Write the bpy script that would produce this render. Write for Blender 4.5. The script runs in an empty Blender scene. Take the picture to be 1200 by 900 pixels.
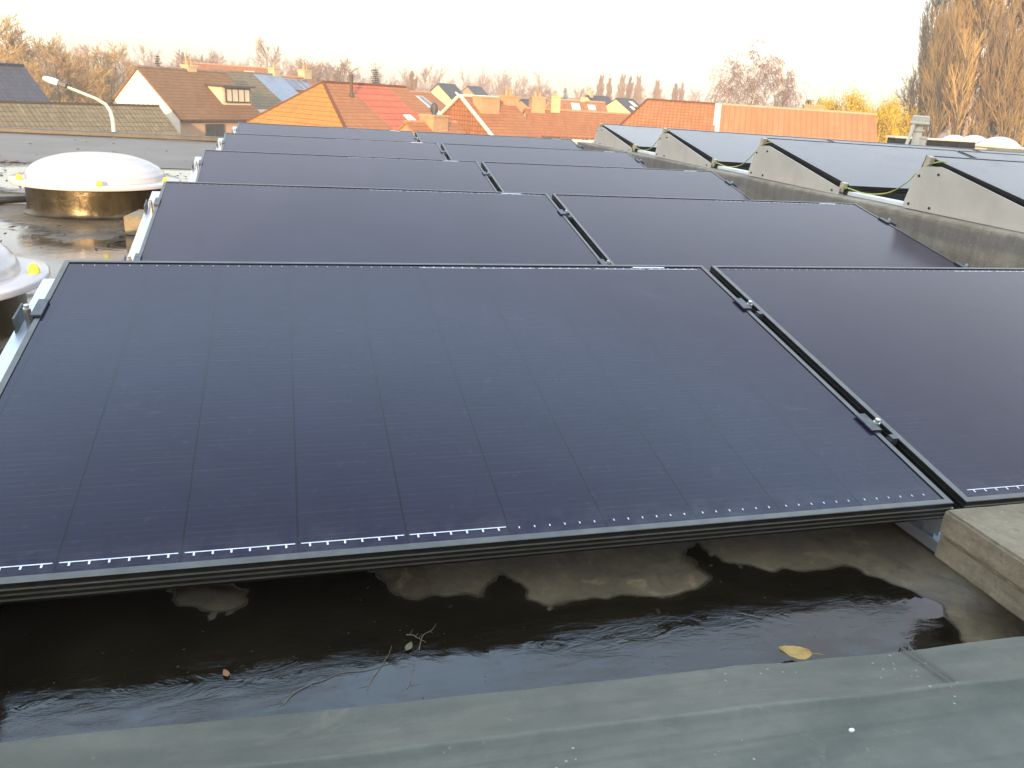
import bpy, bmesh, math, random
from mathutils import Vector, Matrix, noise
R = math.radians
SC = bpy.context.scene
COL = SC.collection

# ------------------------------------------------------------------ camera
CAM_LOC = Vector((0.47830, -0.98419, 0.71410))
CR = Vector((0.96454801, -0.25648214, 0.06216151))
CU = Vector((0.03114844, 0.34453691, 0.93825588))
CF = Vector((0.26206281, 0.9030566, -0.34031141))
FPX = 946.16
cam_d = bpy.data.cameras.new('camera')
cam_d.sensor_width = 36.0
cam_d.lens = 36.0 * FPX / 1200.0
cam_d.clip_start = 0.02
cam_d.clip_end = 6000
cam = bpy.data.objects.new('camera', cam_d)
COL.objects.link(cam)
cam.matrix_world = Matrix(((CR.x, CU.x, -CF.x, CAM_LOC.x), (CR.y, CU.y, -CF.y, CAM_LOC.y),
                           (CR.z, CU.z, -CF.z, CAM_LOC.z), (0, 0, 0, 1)))
SC.camera = cam
# ------------------------------------------------------------------ light
VEIL = 0.90
HAZE = 0.0012
SUN_EL, SUN_AZ = 9.5, 20.0            # low evening sun behind the camera, 20 degrees left of straight behind
world = bpy.data.worlds.new('World')
SC.world = world
world.use_nodes = True
wn = world.node_tree.nodes
wl = world.node_tree.links
wn.clear()
sky = wn.new('ShaderNodeTexSky')
sky.sky_type = 'NISHITA'
sky.sun_disc = False
sky.sun_elevation = R(SUN_EL)
sky.sun_rotation = R(180 + SUN_AZ)
sky.air_density = 1.0
sky.dust_density = 1.0
sky.ozone_density = 1.0
bg = wn.new('ShaderNodeBackground')
bg.inputs['Strength'].default_value = 0.06
wo = wn.new('ShaderNodeOutputWorld')
wl.new(sky.outputs[0], bg.inputs[0])
# thin bright evening haze veil: warm near the horizon, bluer and softly streaked higher up
tc = wn.new('ShaderNodeTexCoord')
sx = wn.new('ShaderNodeSeparateXYZ'); wl.new(tc.outputs['Generated'], sx.inputs[0])
rp = wn.new('ShaderNodeValToRGB'); e = rp.color_ramp.elements
e[0].position = 0.0; e[0].color = (.27, .205, .165, 1)
e[1].position = 1.0; e[1].color = (.28, .36, .44, 1)
for p_, c_ in ((.04, (.29, .245, .21)), (.09, (.35, .315, .285)), (.16, (.50, .47, .45)), (.30, (.50, .485, .48)), (.57, (.46, .485, .535)), (.63, (.74, 1.0, 1.30)), (.72, (.64, .85, 1.08)), (.86, (.34, .40, .52))):
    q_ = e.new(p_); q_.color = (*c_, 1)
wl.new(sx.outputs[2], rp.inputs[0])
mpn = wn.new('ShaderNodeMapping'); mpn.inputs['Scale'].default_value = (1.2, 1.2, 4.0); wl.new(tc.outputs['Generated'], mpn.inputs[0])
nz = wn.new('ShaderNodeTexNoise'); nz.inputs['Scale'].default_value = 2.2; nz.inputs['Detail'].default_value = 5; wl.new(mpn.outputs[0], nz.inputs['Vector'])
mr = wn.new('ShaderNodeMapRange'); mr.inputs[1].default_value = .3; mr.inputs[2].default_value = .7; mr.inputs[3].default_value = .88; mr.inputs[4].default_value = 1.1; wl.new(nz.outputs[0], mr.inputs[0])
ml = wn.new('ShaderNodeMath'); ml.operation = 'MULTIPLY'; ml.inputs[1].default_value = VEIL; wl.new(mr.outputs[0], ml.inputs[0])
bg2 = wn.new('ShaderNodeBackground'); wl.new(rp.outputs[0], bg2.inputs[0]); wl.new(ml.outputs[0], bg2.inputs[1])
ad = wn.new('ShaderNodeAddShader'); wl.new(bg.outputs[0], ad.inputs[0]); wl.new(bg2.outputs[0], ad.inputs[1])
wl.new(ad.outputs[0], wo.inputs[0])
sun_d = bpy.data.lights.new('sun', 'SUN')
sun_d.energy = 2.7
sun_d.angle = R(0.6)
sun_d.color = (1.0, 0.70, 0.40)
sun = bpy.data.objects.new('sun', sun_d)
COL.objects.link(sun)
TO_SUN = Vector((-math.sin(R(SUN_AZ)) * math.cos(R(SUN_EL)), -math.cos(R(SUN_AZ)) * math.cos(R(SUN_EL)), math.sin(R(SUN_EL))))
sun.rotation_euler = TO_SUN.to_track_quat('Z', 'Y').to_euler()
SC.view_settings.view_transform = 'Standard'
SC.view_settings.look = 'None'
SC.view_settings.exposure = 1.6
SC.view_settings.gamma = 1.0
SC.view_settings.use_curve_mapping = False
SC.render.engine = 'CYCLES'
GROUND = -6.0

# ------------------------------------------------------------------ helpers
def ray(px, py):
    return CF + CR * ((px - 600) / FPX) - CU * ((py - 450) / FPX)
def at(px, py, Y):
    """world point that stands at depth Y (metres along +Y)"""
    d = ray(px, py)
    return CAM_LOC + d * ((Y - CAM_LOC.y) / d.y)
def onz(px, py, z):
    d = ray(px, py)
    return CAM_LOC + d * ((z - CAM_LOC.z) / d.z)

class MB:
    def __init__(s):
        s.v = []; s.f = []; s.uv = []
    def face(s, pts, uv=None):
        n = len(s.v)
        s.v += [tuple(p) for p in pts]
        s.f.append(tuple(range(n, n + len(pts))))
        s.uv.append(uv)
    def box(s, a, b, M=None):
        x0, y0, z0 = a; x1, y1, z1 = b
        c = [Vector(q) for q in ((x0, y0, z0), (x1, y0, z0), (x1, y1, z0), (x0, y1, z0), (x0, y0, z1), (x1, y0, z1), (x1, y1, z1), (x0, y1, z1))]
        if M: c = [M @ q for q in c]
        n = len(s.v); s.v += [tuple(q) for q in c]
        for q in ((0, 3, 2, 1), (4, 5, 6, 7), (0, 1, 5, 4), (1, 2, 6, 5), (2, 3, 7, 6), (3, 0, 4, 7)):
            s.f.append(tuple(n + i for i in q)); s.uv.append(None)
    def tube(s, p0, p1, r0, r1, n=3, cap=False):
        p0 = Vector(p0); p1 = Vector(p1); d = p1 - p0
        if d.length < 1e-6: return
        d.normalize()
        a = d.orthogonal().normalized(); b = d.cross(a)
        k = len(s.v)
        for p, r in ((p0, r0), (p1, r1)):
            for i in range(n):
                t = 2 * math.pi * i / n
                s.v.append(tuple(p + a * (r * math.cos(t)) + b * (r * math.sin(t))))
        for i in range(n):
            j = (i + 1) % n
            s.f.append((k + i, k + j, k + n + j, k + n + i)); s.uv.append(None)
        if cap:
            s.f.append(tuple(k + i for i in reversed(range(n)))); s.uv.append(None)
            s.f.append(tuple(k + n + i for i in range(n))); s.uv.append(None)
    def path(s, pts, r, n=6, r1=None):
        """one swept tube through points"""
        pts = [Vector(p) for p in pts]; m = len(pts); k = len(s.v); up = None
        for i, p in enumerate(pts):
            d = (pts[min(i + 1, m - 1)] - pts[max(i - 1, 0)]).normalized()
            a = d.orthogonal().normalized() if up is None else (up - d * up.dot(d)).normalized()
            up = a; b = d.cross(a)
            rr = r if r1 is None else r + (r1 - r) * i / (m - 1)
            for q in range(n):
                t = 2 * math.pi * q / n
                s.v.append(tuple(p + a * (rr * math.cos(t)) + b * (rr * math.sin(t))))
        for i in range(m - 1):
            for q in range(n):
                j = (q + 1) % n
                s.f.append((k + i * n + q, k + i * n + j, k + (i + 1) * n + j, k + (i + 1) * n + q)); s.uv.append(None)
        s.f.append(tuple(k + q for q in reversed(range(n)))); s.uv.append(None)
        s.f.append(tuple(k + (m - 1) * n + q for q in range(n))); s.uv.append(None)
    def lathe(s, prof, n=48, c=(0, 0, 0), close=False):
        k = len(s.v); m = len(prof)
        for r, z in prof:
            for i in range(n):
                t = 2 * math.pi * i / n
                s.v.append((c[0] + r * math.cos(t), c[1] + r * math.sin(t), c[2] + z))
        rng = m if close else m - 1
        for a in range(rng):
            b = (a + 1) % m
            for i in range(n):
                j = (i + 1) % n
                s.f.append((k + a * n + i, k + a * n + j, k + b * n + j, k + b * n + i)); s.uv.append(None)
    def prism(s, poly, h0, h1, M):
        """poly of (a,b) extruded along third local axis from h0 to h1"""
        n = len(poly); k = len(s.v)
        for h in (h0, h1):
            for a, b in poly: s.v.append(tuple(M @ Vector((a, b, h))))
        s.f.append(tuple(k + i for i in reversed(range(n)))); s.uv.append(None)
        s.f.append(tuple(k + n + i for i in range(n))); s.uv.append(None)
        for i in range(n):
            j = (i + 1) % n
            s.f.append((k + i, k + j, k + n + j, k + n + i)); s.uv.append(None)
    def build(s, name, m, parent=None, smooth=False, bevel=0, clean=False):
        me = bpy.data.meshes.new(name)
        me.from_pydata(s.v, [], s.f)
        if any(u is not None for u in s.uv):
            ul = me.uv_layers.new(name='UVMap')
            for p, u in zip(me.polygons, s.uv):
                if u is None: continue
                for li, q in zip(p.loop_indices, u): ul.data[li].uv = q
        if clean:
            b = bmesh.new(); b.from_mesh(me)
            bmesh.ops.remove_doubles(b, verts=b.verts, dist=1e-5)
            bmesh.ops.recalc_face_normals(b, faces=b.faces)
            b.to_mesh(me); b.free()
        if smooth:
            me.polygons.foreach_set('use_smooth', [True] * len(me.polygons))
        o = bpy.data.objects.new(name, me)
        COL.objects.link(o)
        if m: me.materials.append(m)
        if parent: o.parent = parent
        if bevel:
            md = o.modifiers.new('bevel', 'BEVEL'); md.width = bevel; md.segments = 2; md.limit_method = 'ANGLE'
        return o
def tag(o, label=None, cat=None, group=None, kind=None):
    if label: o['label'] = label
    if cat: o['category'] = cat
    if group: o['group'] = group
    if kind: o['kind'] = kind
    return o
def empty(name, loc=(0, 0, 0), rot=(0, 0, 0)):
    o = bpy.data.objects.new(name, None); COL.objects.link(o)
    o.location = loc; o.rotation_euler = rot
    return o
def copy_tree(o, parent=None, skip=()):
    c = o.copy(); COL.objects.link(c)
    if parent: c.parent = parent
    for ch in list(o.children):
        if ch.name.split('.')[0] in skip: continue
        copy_tree(ch, c, skip)
    return c

# ------------------------------------------------------------------ materials
def new_mat(name):
    m = bpy.data.materials.new(name); m.use_nodes = True
    nt = m.node_tree
    return m, nt, nt.nodes['Principled BSDF']
def ramp(nt, fac, stops):
    n = nt.nodes.new('ShaderNodeValToRGB'); e = n.color_ramp.elements
    while len(e) > 1: e.remove(e[-1])
    e[0].position = stops[0][0]; e[0].color = (*stops[0][1], 1)
    for p, c in stops[1:]:
        q = e.new(p); q.color = (*c, 1)
    nt.links.new(fac, n.inputs[0])
    return n.outputs[0]
def noise_n(nt, scale, detail=5, rough=.55, vec=None, dist=0):
    n = nt.nodes.new('ShaderNodeTexNoise')
    n.inputs['Scale'].default_value = scale; n.inputs['Detail'].default_value = detail
    n.inputs['Roughness'].default_value = rough; n.inputs['Distortion'].default_value = dist
    if vec: nt.links.new(vec, n.inputs['Vector'])
    return n.outputs['Fac']
def coord(nt, which='Object', scale=None):
    t = nt.nodes.new('ShaderNodeTexCoord')
    o = t.outputs[which]
    if scale:
        mp = nt.nodes.new('ShaderNodeMapping'); mp.inputs['Scale'].default_value = scale
        nt.links.new(o, mp.inputs[0]); o = mp.outputs[0]
    return o
def mathn(nt, op, a, b=None, clamp=False):
    n = nt.nodes.new('ShaderNodeMath'); n.operation = op; n.use_clamp = clamp
    for i, q in enumerate((a, b)):
        if q is None: continue
        if isinstance(q, (int, float)): n.inputs[i].default_value = q
        else: nt.links.new(q, n.inputs[i])
    return n.outputs[0]
def mixc(nt, fac, a, b, blend='MIX'):
    n = nt.nodes.new('ShaderNodeMix'); n.data_type = 'RGBA'; n.blend_type = blend
    for i, q in ((0, fac), (6, a), (7, b)):
        if isinstance(q, (int, float)): n.inputs[i].default_value = q
        elif isinstance(q, tuple): n.inputs[i].default_value = (*q, 1)
        else: nt.links.new(q, n.inputs[i])
    return n.outputs[2]
def bump(nt, bs, h, strength=.3, dist=.01):
    b = nt.nodes.new('ShaderNodeBump'); b.inputs['Strength'].default_value = strength; b.inputs['Distance'].default_value = dist
    nt.links.new(h, b.inputs['Height']); nt.links.new(b.outputs[0], bs.inputs['Normal'])
def mottled(name, c1, c2, scale=6, rough=.7, metal=0, bs=.15, bd=.004, c3=None, space='Object', spec=.5, stretch=None):
    m, nt, b = new_mat(name)
    v = coord(nt, space, stretch)
    f = noise_n(nt, scale, 6, .6, v)
    st = [(.3, c1), (.68, c2)] if c3 is None else [(.28, c1), (.5, c2), (.72, c3)]
    nt.links.new(ramp(nt, f, st), b.inputs['Base Color'])
    b.inputs['Roughness'].default_value = rough; b.inputs['Metallic'].default_value = metal
    b.inputs['Specular IOR Level'].default_value = spec
    if bs: bump(nt, b, noise_n(nt, scale * 6, 4, .6, v), bs, bd)
    return m
MAT = {}
# black anodised frame
MAT['frame'] = mottled('black_anodised', (.022, .019, .016), (.034, .030, .026), 30, .4, .5, 0)
MAT['frame_lip'] = mottled('frame_lip_highlight', (.115, .11, .10), (.16, .152, .135), 25, .34, 1.0, 0)  # sky sheen on the top lip put into a brighter metal colour
MAT['frame_rib'] = mottled('frame_rib_highlight', (.26, .23, .17), (.36, .32, .24), 25, .4, .9, 0)  # highlight lines along the front ribs painted as lighter metal
MAT['alu'] = mottled('aluminium', (.55, .58, .62), (.66, .69, .73), 14, .42, .85, .05)
MAT['white_metal'] = mottled('white_metal', (.72, .72, .70), (.82, .82, .80), 9, .45, 0, .03)
MAT['clamp'] = mottled('clamp_grey', (.07, .075, .08), (.14, .14, .14), 60, .45, .7, .1)
MAT['rust'] = mottled('rusty_steel', (.12, .06, .03), (.28, .2, .13), 80, .6, .5, .2)
MAT['bolt'] = mottled('bolt_steel', (.5, .47, .42), (.75, .72, .66), 60, .35, .8, 0)
MAT['ribbon'] = mottled('solder_ribbon', (.62, .63, .66), (.8, .8, .82), 90, .35, .3, 0)
MAT['sticker'] = mottled('white_sticker', (.75, .75, .75), (.82, .82, .82), 50, .5, 0, 0)
MAT['black'] = mottled('black_rubber', (.012, .012, .012), (.025, .025, .025), 20, .5, 0, .1)

def cell_mat(name, base, tint, ior=1.30):
    m, nt, b = new_mat(name)
    v = coord(nt)
    sep = nt.nodes.new('ShaderNodeSeparateXYZ'); nt.links.new(v, sep.inputs[0])
    # fine wires across the cells (constant slope position), faint and broken
    fr = mathn(nt, 'FRACT', mathn(nt, 'MULTIPLY', sep.outputs[1], 1 / .0128))
    line = mathn(nt, 'LESS_THAN', mathn(nt, 'ABSOLUTE', mathn(nt, 'SUBTRACT', fr, .5)), .075)
    brk = ramp(nt, noise_n(nt, 1, 3, .6, coord(nt, 'Object', (9, 60, 1))), [(.4, (.0, .0, .0)), (.72, (1, 1, 1))])
    line = mathn(nt, 'MULTIPLY', line, brk)
    # gaps between cell columns
    fx = mathn(nt, 'FRACT', mathn(nt, 'MULTIPLY', mathn(nt, 'SUBTRACT', sep.outputs[0], .024), 1 / .1516))
    gap = mathn(nt, 'LESS_THAN', mathn(nt, 'ABSOLUTE', mathn(nt, 'SUBTRACT', fx, .5)), .49)
    big = noise_n(nt, 2.2, 4, .6, v)
    c = ramp(nt, big, [(.3, base), (.7, tint)])
    c = mixc(nt, mathn(nt, 'MULTIPLY', line, .5), c, (.055, .052, .05))
    c = mixc(nt, gap, (.003, .0035, .007), c)
    # dust and dried drops
    dust = ramp(nt, noise_n(nt, 3.5, 8, .7, v, .6), [(.5, (0, 0, 0)), (.85, (1, 1, 1))])
    vo = nt.nodes.new('ShaderNodeTexVoronoi'); vo.inputs['Scale'].default_value = 7; nt.links.new(v, vo.inputs['Vector'])
    spot = ramp(nt, vo.outputs['Distance'], [(.012, (1, 1, 1)), (.05, (0, 0, 0))])
    sel = mathn(nt, 'GREATER_THAN', noise_n(nt, 2.0, 2, .5, v), .6)
    spot = mathn(nt, 'MULTIPLY', spot, sel)
    lowr = nt.nodes.new('ShaderNodeMapRange'); lowr.interpolation_type = 'SMOOTHSTEP'
    lowr.inputs[1].default_value = .085; lowr.inputs[2].default_value = .012; nt.links.new(sep.outputs[1], lowr.inputs[0])
    lowd = mathn(nt, 'MULTIPLY', lowr.outputs[0], ramp(nt, noise_n(nt, 16, 6, .7, v), [(.4, (0, 0, 0)), (.7, (.22, .22, .22))]))
    smear = ramp(nt, noise_n(nt, 1, 5, .6, coord(nt, 'Object', (5, 8, 1)), .9), [(.66, (0, 0, 0)), (.76, (.16, .16, .16))])
    rain = ramp(nt, noise_n(nt, 60, 4, .7, v), [(.6, (0, 0, 0)), (.75, (.10, .10, .10))])
    d = mathn(nt, 'ADD', mathn(nt, 'MULTIPLY', dust, .07), mathn(nt, 'MULTIPLY', spot, .35), True)
    d = mathn(nt, 'ADD', mathn(nt, 'ADD', d, lowd), mathn(nt, 'ADD', smear, rain), True)
    c = mixc(nt, d, c, (.16, .15, .15))
    nt.links.new(c, b.inputs['Base Color'])
    b.inputs['IOR'].default_value = ior
    b.inputs['Specular IOR Level'].default_value = .5
    rr = mathn(nt, 'ADD', mathn(nt, 'MULTIPLY', dust, .12), .16)
    nt.links.new(rr, b.inputs['Roughness'])
    bump(nt, b, noise_n(nt, 420, 2, .5, v), .06, .001)
    return m
MAT['cell'] = cell_mat('cell_glass', (.0105, .0075, .021), (.0155, .011, .030))
MAT['cell2'] = cell_mat('cell_glass_blue', (.010, .018, .034), (.014, .023, .042), 1.40)

def roof_deck_mat():
    m, nt, b = new_mat('bitumen_deck')
    v = coord(nt)
    n1 = noise_n(nt, .9, 7, .62, v, .4)
    n2 = noise_n(nt, 7, 6, .65, v, .2)
    n3 = noise_n(nt, 45, 4, .6, v)
    base = ramp(nt, n1, [(.3, (.085, .060, .032)), (.5, (.165, .12, .063)), (.7, (.25, .185, .098))])
    silt = ramp(nt, n2, [(.35, (.06, .045, .029)), (.55, (.15, .112, .064)), (.75, (.25, .19, .11))])
    c = mixc(nt, .55, base, silt)
    crack = nt.nodes.new('ShaderNodeTexVoronoi'); crack.feature = 'DISTANCE_TO_EDGE'; crack.inputs['Scale'].default_value = 5
    nt.links.new(v, crack.inputs['Vector'])
    c = mixc(nt, ramp(nt, n3, [(.35, (0, 0, 0)), (.8, (.5, .5, .5))]), c, (.06, .046, .032))
    n4 = noise_n(nt, 20, 9, .72, v, .9)
    c = mixc(nt, ramp(nt, n4, [(.3, (.75, .75, .75)), (.48, (0, 0, 0))]), c, (.035, .028, .02))
    c = mixc(nt, ramp(nt, n4, [(.56, (0, 0, 0)), (.72, (.7, .7, .7))]), c, (.33, .24, .125))
    nt.links.new(c, b.inputs['Base Color'])
    wet = ramp(nt, n1, [(.36, (.2, .2, .2)), (.56, (.62, .62, .62))])
    nt.links.new(wet, b.inputs['Roughness'])
    h = mathn(nt, 'ADD', mathn(nt, 'MULTIPLY', n2, .6), mathn(nt, 'MULTIPLY', n3, .4))
    bump(nt, b, h, .35, .006)
    return m
MAT['deck'] = roof_deck_mat()
def dry_deck_mat():
    m, nt, b = new_mat('grey_slate_deck')
    v = coord(nt)
    c = ramp(nt, noise_n(nt, 1.4, 7, .6, v), [(.3, (.095, .075, .056)), (.7, (.155, .125, .096))])
    seam = nt.nodes.new('ShaderNodeSeparateXYZ'); nt.links.new(v, seam.inputs[0])
    fx = mathn(nt, 'FRACT', mathn(nt, 'ADD', mathn(nt, 'MULTIPLY', seam.outputs[0], 1.0), .2))
    ln = mathn(nt, 'LESS_THAN', fx, .012)
    c = mixc(nt, mathn(nt, 'MULTIPLY', ln, .6), c, (.05, .048, .045))
    nt.links.new(c, b.inputs['Base Color']); b.inputs['Roughness'].default_value = .55
    bump(nt, b, noise_n(nt, 160, 3, .6, v), .25, .003)
    return m
MAT['deck_dry'] = dry_deck_mat()
def water_mat(name, col, rip):
    m, nt, b = new_mat(name)
    v = coord(nt)
    c = ramp(nt, noise_n(nt, 6, 6, .65, v, .5), [(.35, tuple(q * .55 for q in col)), (.7, col)])
    nt.links.new(c, b.inputs['Base Color'])
    b.inputs['IOR'].default_value = 1.333
    film = ramp(nt, noise_n(nt, 4, 5, .6, v), [(.45, (.015, .015, .015)), (.75, (.06, .06, .06))])
    nt.links.new(film, b.inputs['Roughness'])
    h = mathn(nt, 'ADD', noise_n(nt, 6, 5, .6, v, 1.2), mathn(nt, 'MULTIPLY', noise_n(nt, 1, 4, .65, coord(nt, 'Object', (16, 44, 20)), 2.0), .22))
    bump(nt, b, h, rip, .012)
    return m
MAT['water'] = water_mat('puddle_water', (.014, .010, .006), .16)
MAT['water_far'] = water_mat('rain_water', (.05, .045, .036), .10)
def coping_mat():
    m, nt, b = new_mat('coping_zinc')
    v = coord(nt)
    n1 = noise_n(nt, 1, 6, .62, coord(nt, 'Object', (2.2, 9, 3)), .5)
    n2 = noise_n(nt, 22, 6, .65, v)
    c = ramp(nt, n1, [(.3, (.062, .066, .050)), (.5, (.096, .100, .077)), (.7, (.150, .148, .116))])
    c = mixc(nt, ramp(nt, n2, [(.45, (0, 0, 0)), (.8, (.55, .55, .55))]), c, (.06, .064, .052))
    c = mixc(nt, ramp(nt, noise_n(nt, 5, 8, .75, v, 1.2), [(.58, (0, 0, 0)), (.68, (.5, .5, .5))]), c, (.19, .178, .14))
    c = mixc(nt, ramp(nt, noise_n(nt, 120, 4, .7, v), [(.66, (0, 0, 0)), (.72, (.7, .7, .7))]), c, (.22, .205, .16))
    c = mixc(nt, ramp(nt, noise_n(nt, 1, 6, .7, coord(nt, 'Object', (1.2, 24, 2)), 1.5), [(.52, (0, 0, 0)), (.66, (.3, .3, .3))]), c, (.055, .055, .045))
    nt.links.new(c, b.inputs['Base Color'])
    b.inputs['Roughness'].default_value = .55
    b.inputs['Specular IOR Level'].default_value = .4
    grit = nt.nodes.new('ShaderNodeTexVoronoi'); grit.inputs['Scale'].default_value = 95; nt.links.new(v, grit.inputs['Vector'])
    c = mixc(nt, mathn(nt, 'MULTIPLY', mathn(nt, 'LESS_THAN', grit.outputs['Distance'], .13), mathn(nt, 'GREATER_THAN', noise_n(nt, 9, 3, .6, v), .57)), c, (.30, .28, .22))
    nt.links.new(c, b.inputs['Base Color'])
    fine = noise_n(nt, 420, 3, .7, v); mid = noise_n(nt, 38, 6, .7, v, .4)
    bump(nt, b, mathn(nt, 'ADD', mathn(nt, 'ADD', noise_n(nt, 6, 5, .55, v), mathn(nt, 'MULTIPLY', fine, .10)), mathn(nt, 'MULTIPLY', mid, .16)), .5, .010)
    return m
MAT['coping'] = coping_mat()
def concrete_mat(name, c1, c2, pits=True, streak=False):
    m, nt, b = new_mat(name)
    v = coord(nt)
    n1 = noise_n(nt, 4, 7, .65, v)
    c = ramp(nt, n1, [(.3, c1), (.7, c2)])
    if streak:
        st = noise_n(nt, 1, 5, .65, coord(nt, 'Object', (14, 14, 1.2)))
        sp = nt.nodes.new('ShaderNodeSeparateXYZ'); nt.links.new(v, sp.inputs[0])
        damp = ramp(nt, mathn(nt, 'ADD', sp.outputs[2], mathn(nt, 'MULTIPLY', mathn(nt, 'SUBTRACT', noise_n(nt, 1, 5, .6, coord(nt, 'Object', (1, 3, 1))), .5), .1)),
                    [(.175, (0, 0, 0)), (.20, (1, 1, 1)), (.25, (1, 1, 1)), (.262, (0, 0, 0))])
        c = mixc(nt, ramp(nt, st, [(.4, (0, 0, 0)), (.75, (.7, .7, .7))]), c, (.13, .10, .06))
        c = mixc(nt, mathn(nt, 'MULTIPLY', damp, .55), c, (.13, .13, .13))
    sp2 = noise_n(nt, 110, 4, .65, v)
    c = mixc(nt, ramp(nt, noise_n(nt, 14, 8, .75, v), [(.35, (.6, .6, .6)), (.6, (0, 0, 0))]), c, tuple(q * .55 for q in c1))
    c = mixc(nt, ramp(nt, sp2, [(.62, (0, 0, 0)), (.72, (.55, .55, .55))]), c, tuple(min(1, q * 1.5) for q in c2))
    c = mixc(nt, ramp(nt, noise_n(nt, 45, 3, .6, v), [(.3, (.5, .5, .5)), (.4, (0, 0, 0))]), c, tuple(q * .5 for q in c1))
    nt.links.new(c, b.inputs['Base Color']); b.inputs['Roughness'].default_value = .85
    bump(nt, b, mathn(nt, 'ADD', sp2, n1), .45, .004)
    return m
MAT['paver'] = concrete_mat('concrete_paver', (.17, .135, .08), (.27, .22, .14))
MAT['upstand'] = concrete_mat('concrete_upstand', (.30, .245, .18), (.42, .35, .26), streak=True)
MAT['plate'] = mottled('grey_side_plate', (.49, .435, .355), (.61, .545, .455), 5, .5, .1, .04)
MAT['block'] = mottled('beige_clamp', (.46, .38, .28), (.56, .47, .35), 20, .5, .2, .1)

def tile_mat(name, c1, c2, row=.34, colw=.24, rough=.75, moss=None, spec=.12):
    """roof tiles from UV in metres: u along the ridge, v up the slope"""
    m, nt, b = new_mat(name)
    uv = coord(nt, 'UV')
    sp = nt.nodes.new('ShaderNodeSeparateXYZ'); nt.links.new(uv, sp.inputs[0])
    fv = mathn(nt, 'FRACT', mathn(nt, 'DIVIDE', sp.outputs[1], row))
    fu = mathn(nt, 'FRACT', mathn(nt, 'DIVIDE', sp.outputs[0], colw))
    wave = mathn(nt, 'SINE', mathn(nt, 'MULTIPLY', fu, 2 * math.pi))
    br = nt.nodes.new('ShaderNodeTexBrick'); br.inputs['Scale'].default_value = 1
    br.inputs['Brick Width'].default_value = colw; br.inputs['Row Height'].default_value = row
    br.inputs['Mortar Size'].default_value = .012; br.offset = 0
    br.inputs['Color1'].default_value = (*c1, 1); br.inputs['Color2'].default_value = (*c2, 1)
    br.inputs['Mortar'].default_value = (*tuple(q * .35 for q in c1), 1)
    nt.links.new(uv, br.inputs['Vector'])
    n1 = noise_n(nt, .8, 6, .6, uv)
    c = mixc(nt, ramp(nt, n1, [(.35, (0, 0, 0)), (.8, (.6, .6, .6))]), br.outputs['Color'], tuple(q * .6 for q in c2))
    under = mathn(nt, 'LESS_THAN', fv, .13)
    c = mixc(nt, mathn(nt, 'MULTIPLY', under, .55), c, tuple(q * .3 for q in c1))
    lich = ramp(nt, noise_n(nt, 9, 6, .75, uv), [(.6, (0, 0, 0)), (.7, (.45, .45, .45))])
    c = mixc(nt, lich, c, tuple(min(1, q * 1.35 + .02) for q in c2))
    c = mixc(nt, ramp(nt, noise_n(nt, 1, 4, .6, coord(nt, 'UV', (2.2, .35, 1))), [(.5, (0, 0, 0)), (.8, (.5, .5, .5))]), c, tuple(q * .55 for q in c1))
    if moss: c = mixc(nt, ramp(nt, noise_n(nt, 2.5, 7, .7, uv), [(.5, (0, 0, 0)), (.7, (.8, .8, .8))]), c, moss)
    nt.links.new(c, b.inputs['Base Color']); b.inputs['Roughness'].default_value = rough
    b.inputs['Specular IOR Level'].default_value = spec
    h = mathn(nt, 'ADD', mathn(nt, 'MULTIPLY', wave, .35), mathn(nt, 'MULTIPLY', fv, -1.0))
    bump(nt, b, h, .8, .05)
    return m
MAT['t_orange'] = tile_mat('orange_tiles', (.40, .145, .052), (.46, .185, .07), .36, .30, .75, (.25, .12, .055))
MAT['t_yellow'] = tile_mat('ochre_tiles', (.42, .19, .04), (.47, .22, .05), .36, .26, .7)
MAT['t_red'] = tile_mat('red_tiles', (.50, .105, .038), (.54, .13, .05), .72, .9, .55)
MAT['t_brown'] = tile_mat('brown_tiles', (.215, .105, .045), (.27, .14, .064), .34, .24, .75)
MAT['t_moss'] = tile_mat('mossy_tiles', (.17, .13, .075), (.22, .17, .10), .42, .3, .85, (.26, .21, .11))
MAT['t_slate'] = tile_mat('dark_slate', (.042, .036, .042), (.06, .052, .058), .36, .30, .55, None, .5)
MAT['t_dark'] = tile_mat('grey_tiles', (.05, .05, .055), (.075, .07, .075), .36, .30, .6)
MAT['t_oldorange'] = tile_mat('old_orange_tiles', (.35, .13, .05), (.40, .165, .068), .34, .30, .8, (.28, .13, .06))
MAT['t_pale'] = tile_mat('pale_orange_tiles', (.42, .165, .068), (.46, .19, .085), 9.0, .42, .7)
def brick_mat(name, c1, c2, mort):
    m, nt, b = new_mat(name)
    br = nt.nodes.new('ShaderNodeTexBrick'); br.inputs['Scale'].default_value = 1
    br.inputs['Brick Width'].default_value = .24; br.inputs['Row Height'].default_value = .085; br.inputs['Mortar Size'].default_value = .012
    br.inputs['Color1'].default_value = (*c1, 1); br.inputs['Color2'].default_value = (*c2, 1); br.inputs['Mortar'].default_value = (*mort, 1)
    v = coord(nt)
    sp = nt.nodes.new('ShaderNodeSeparateXYZ'); nt.links.new(v, sp.inputs[0])
    cb = nt.nodes.new('ShaderNodeCombineXYZ'); nt.links.new(mathn(nt, 'ADD', sp.outputs[0], sp.outputs[1]), cb.inputs[0]); nt.links.new(sp.outputs[2], cb.inputs[1])
    nt.links.new(cb.outputs[0], br.inputs['Vector'])
    c = mixc(nt, ramp(nt, noise_n(nt, 1.6, 5, .6, v), [(.4, (0, 0, 0)), (.8, (.5, .5, .5))]), br.outputs['Color'], tuple(q * .6 for q in c1))
    nt.links.new(c, b.inputs['Base Color']); b.inputs['Roughness'].default_value = .85
    return m
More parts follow.
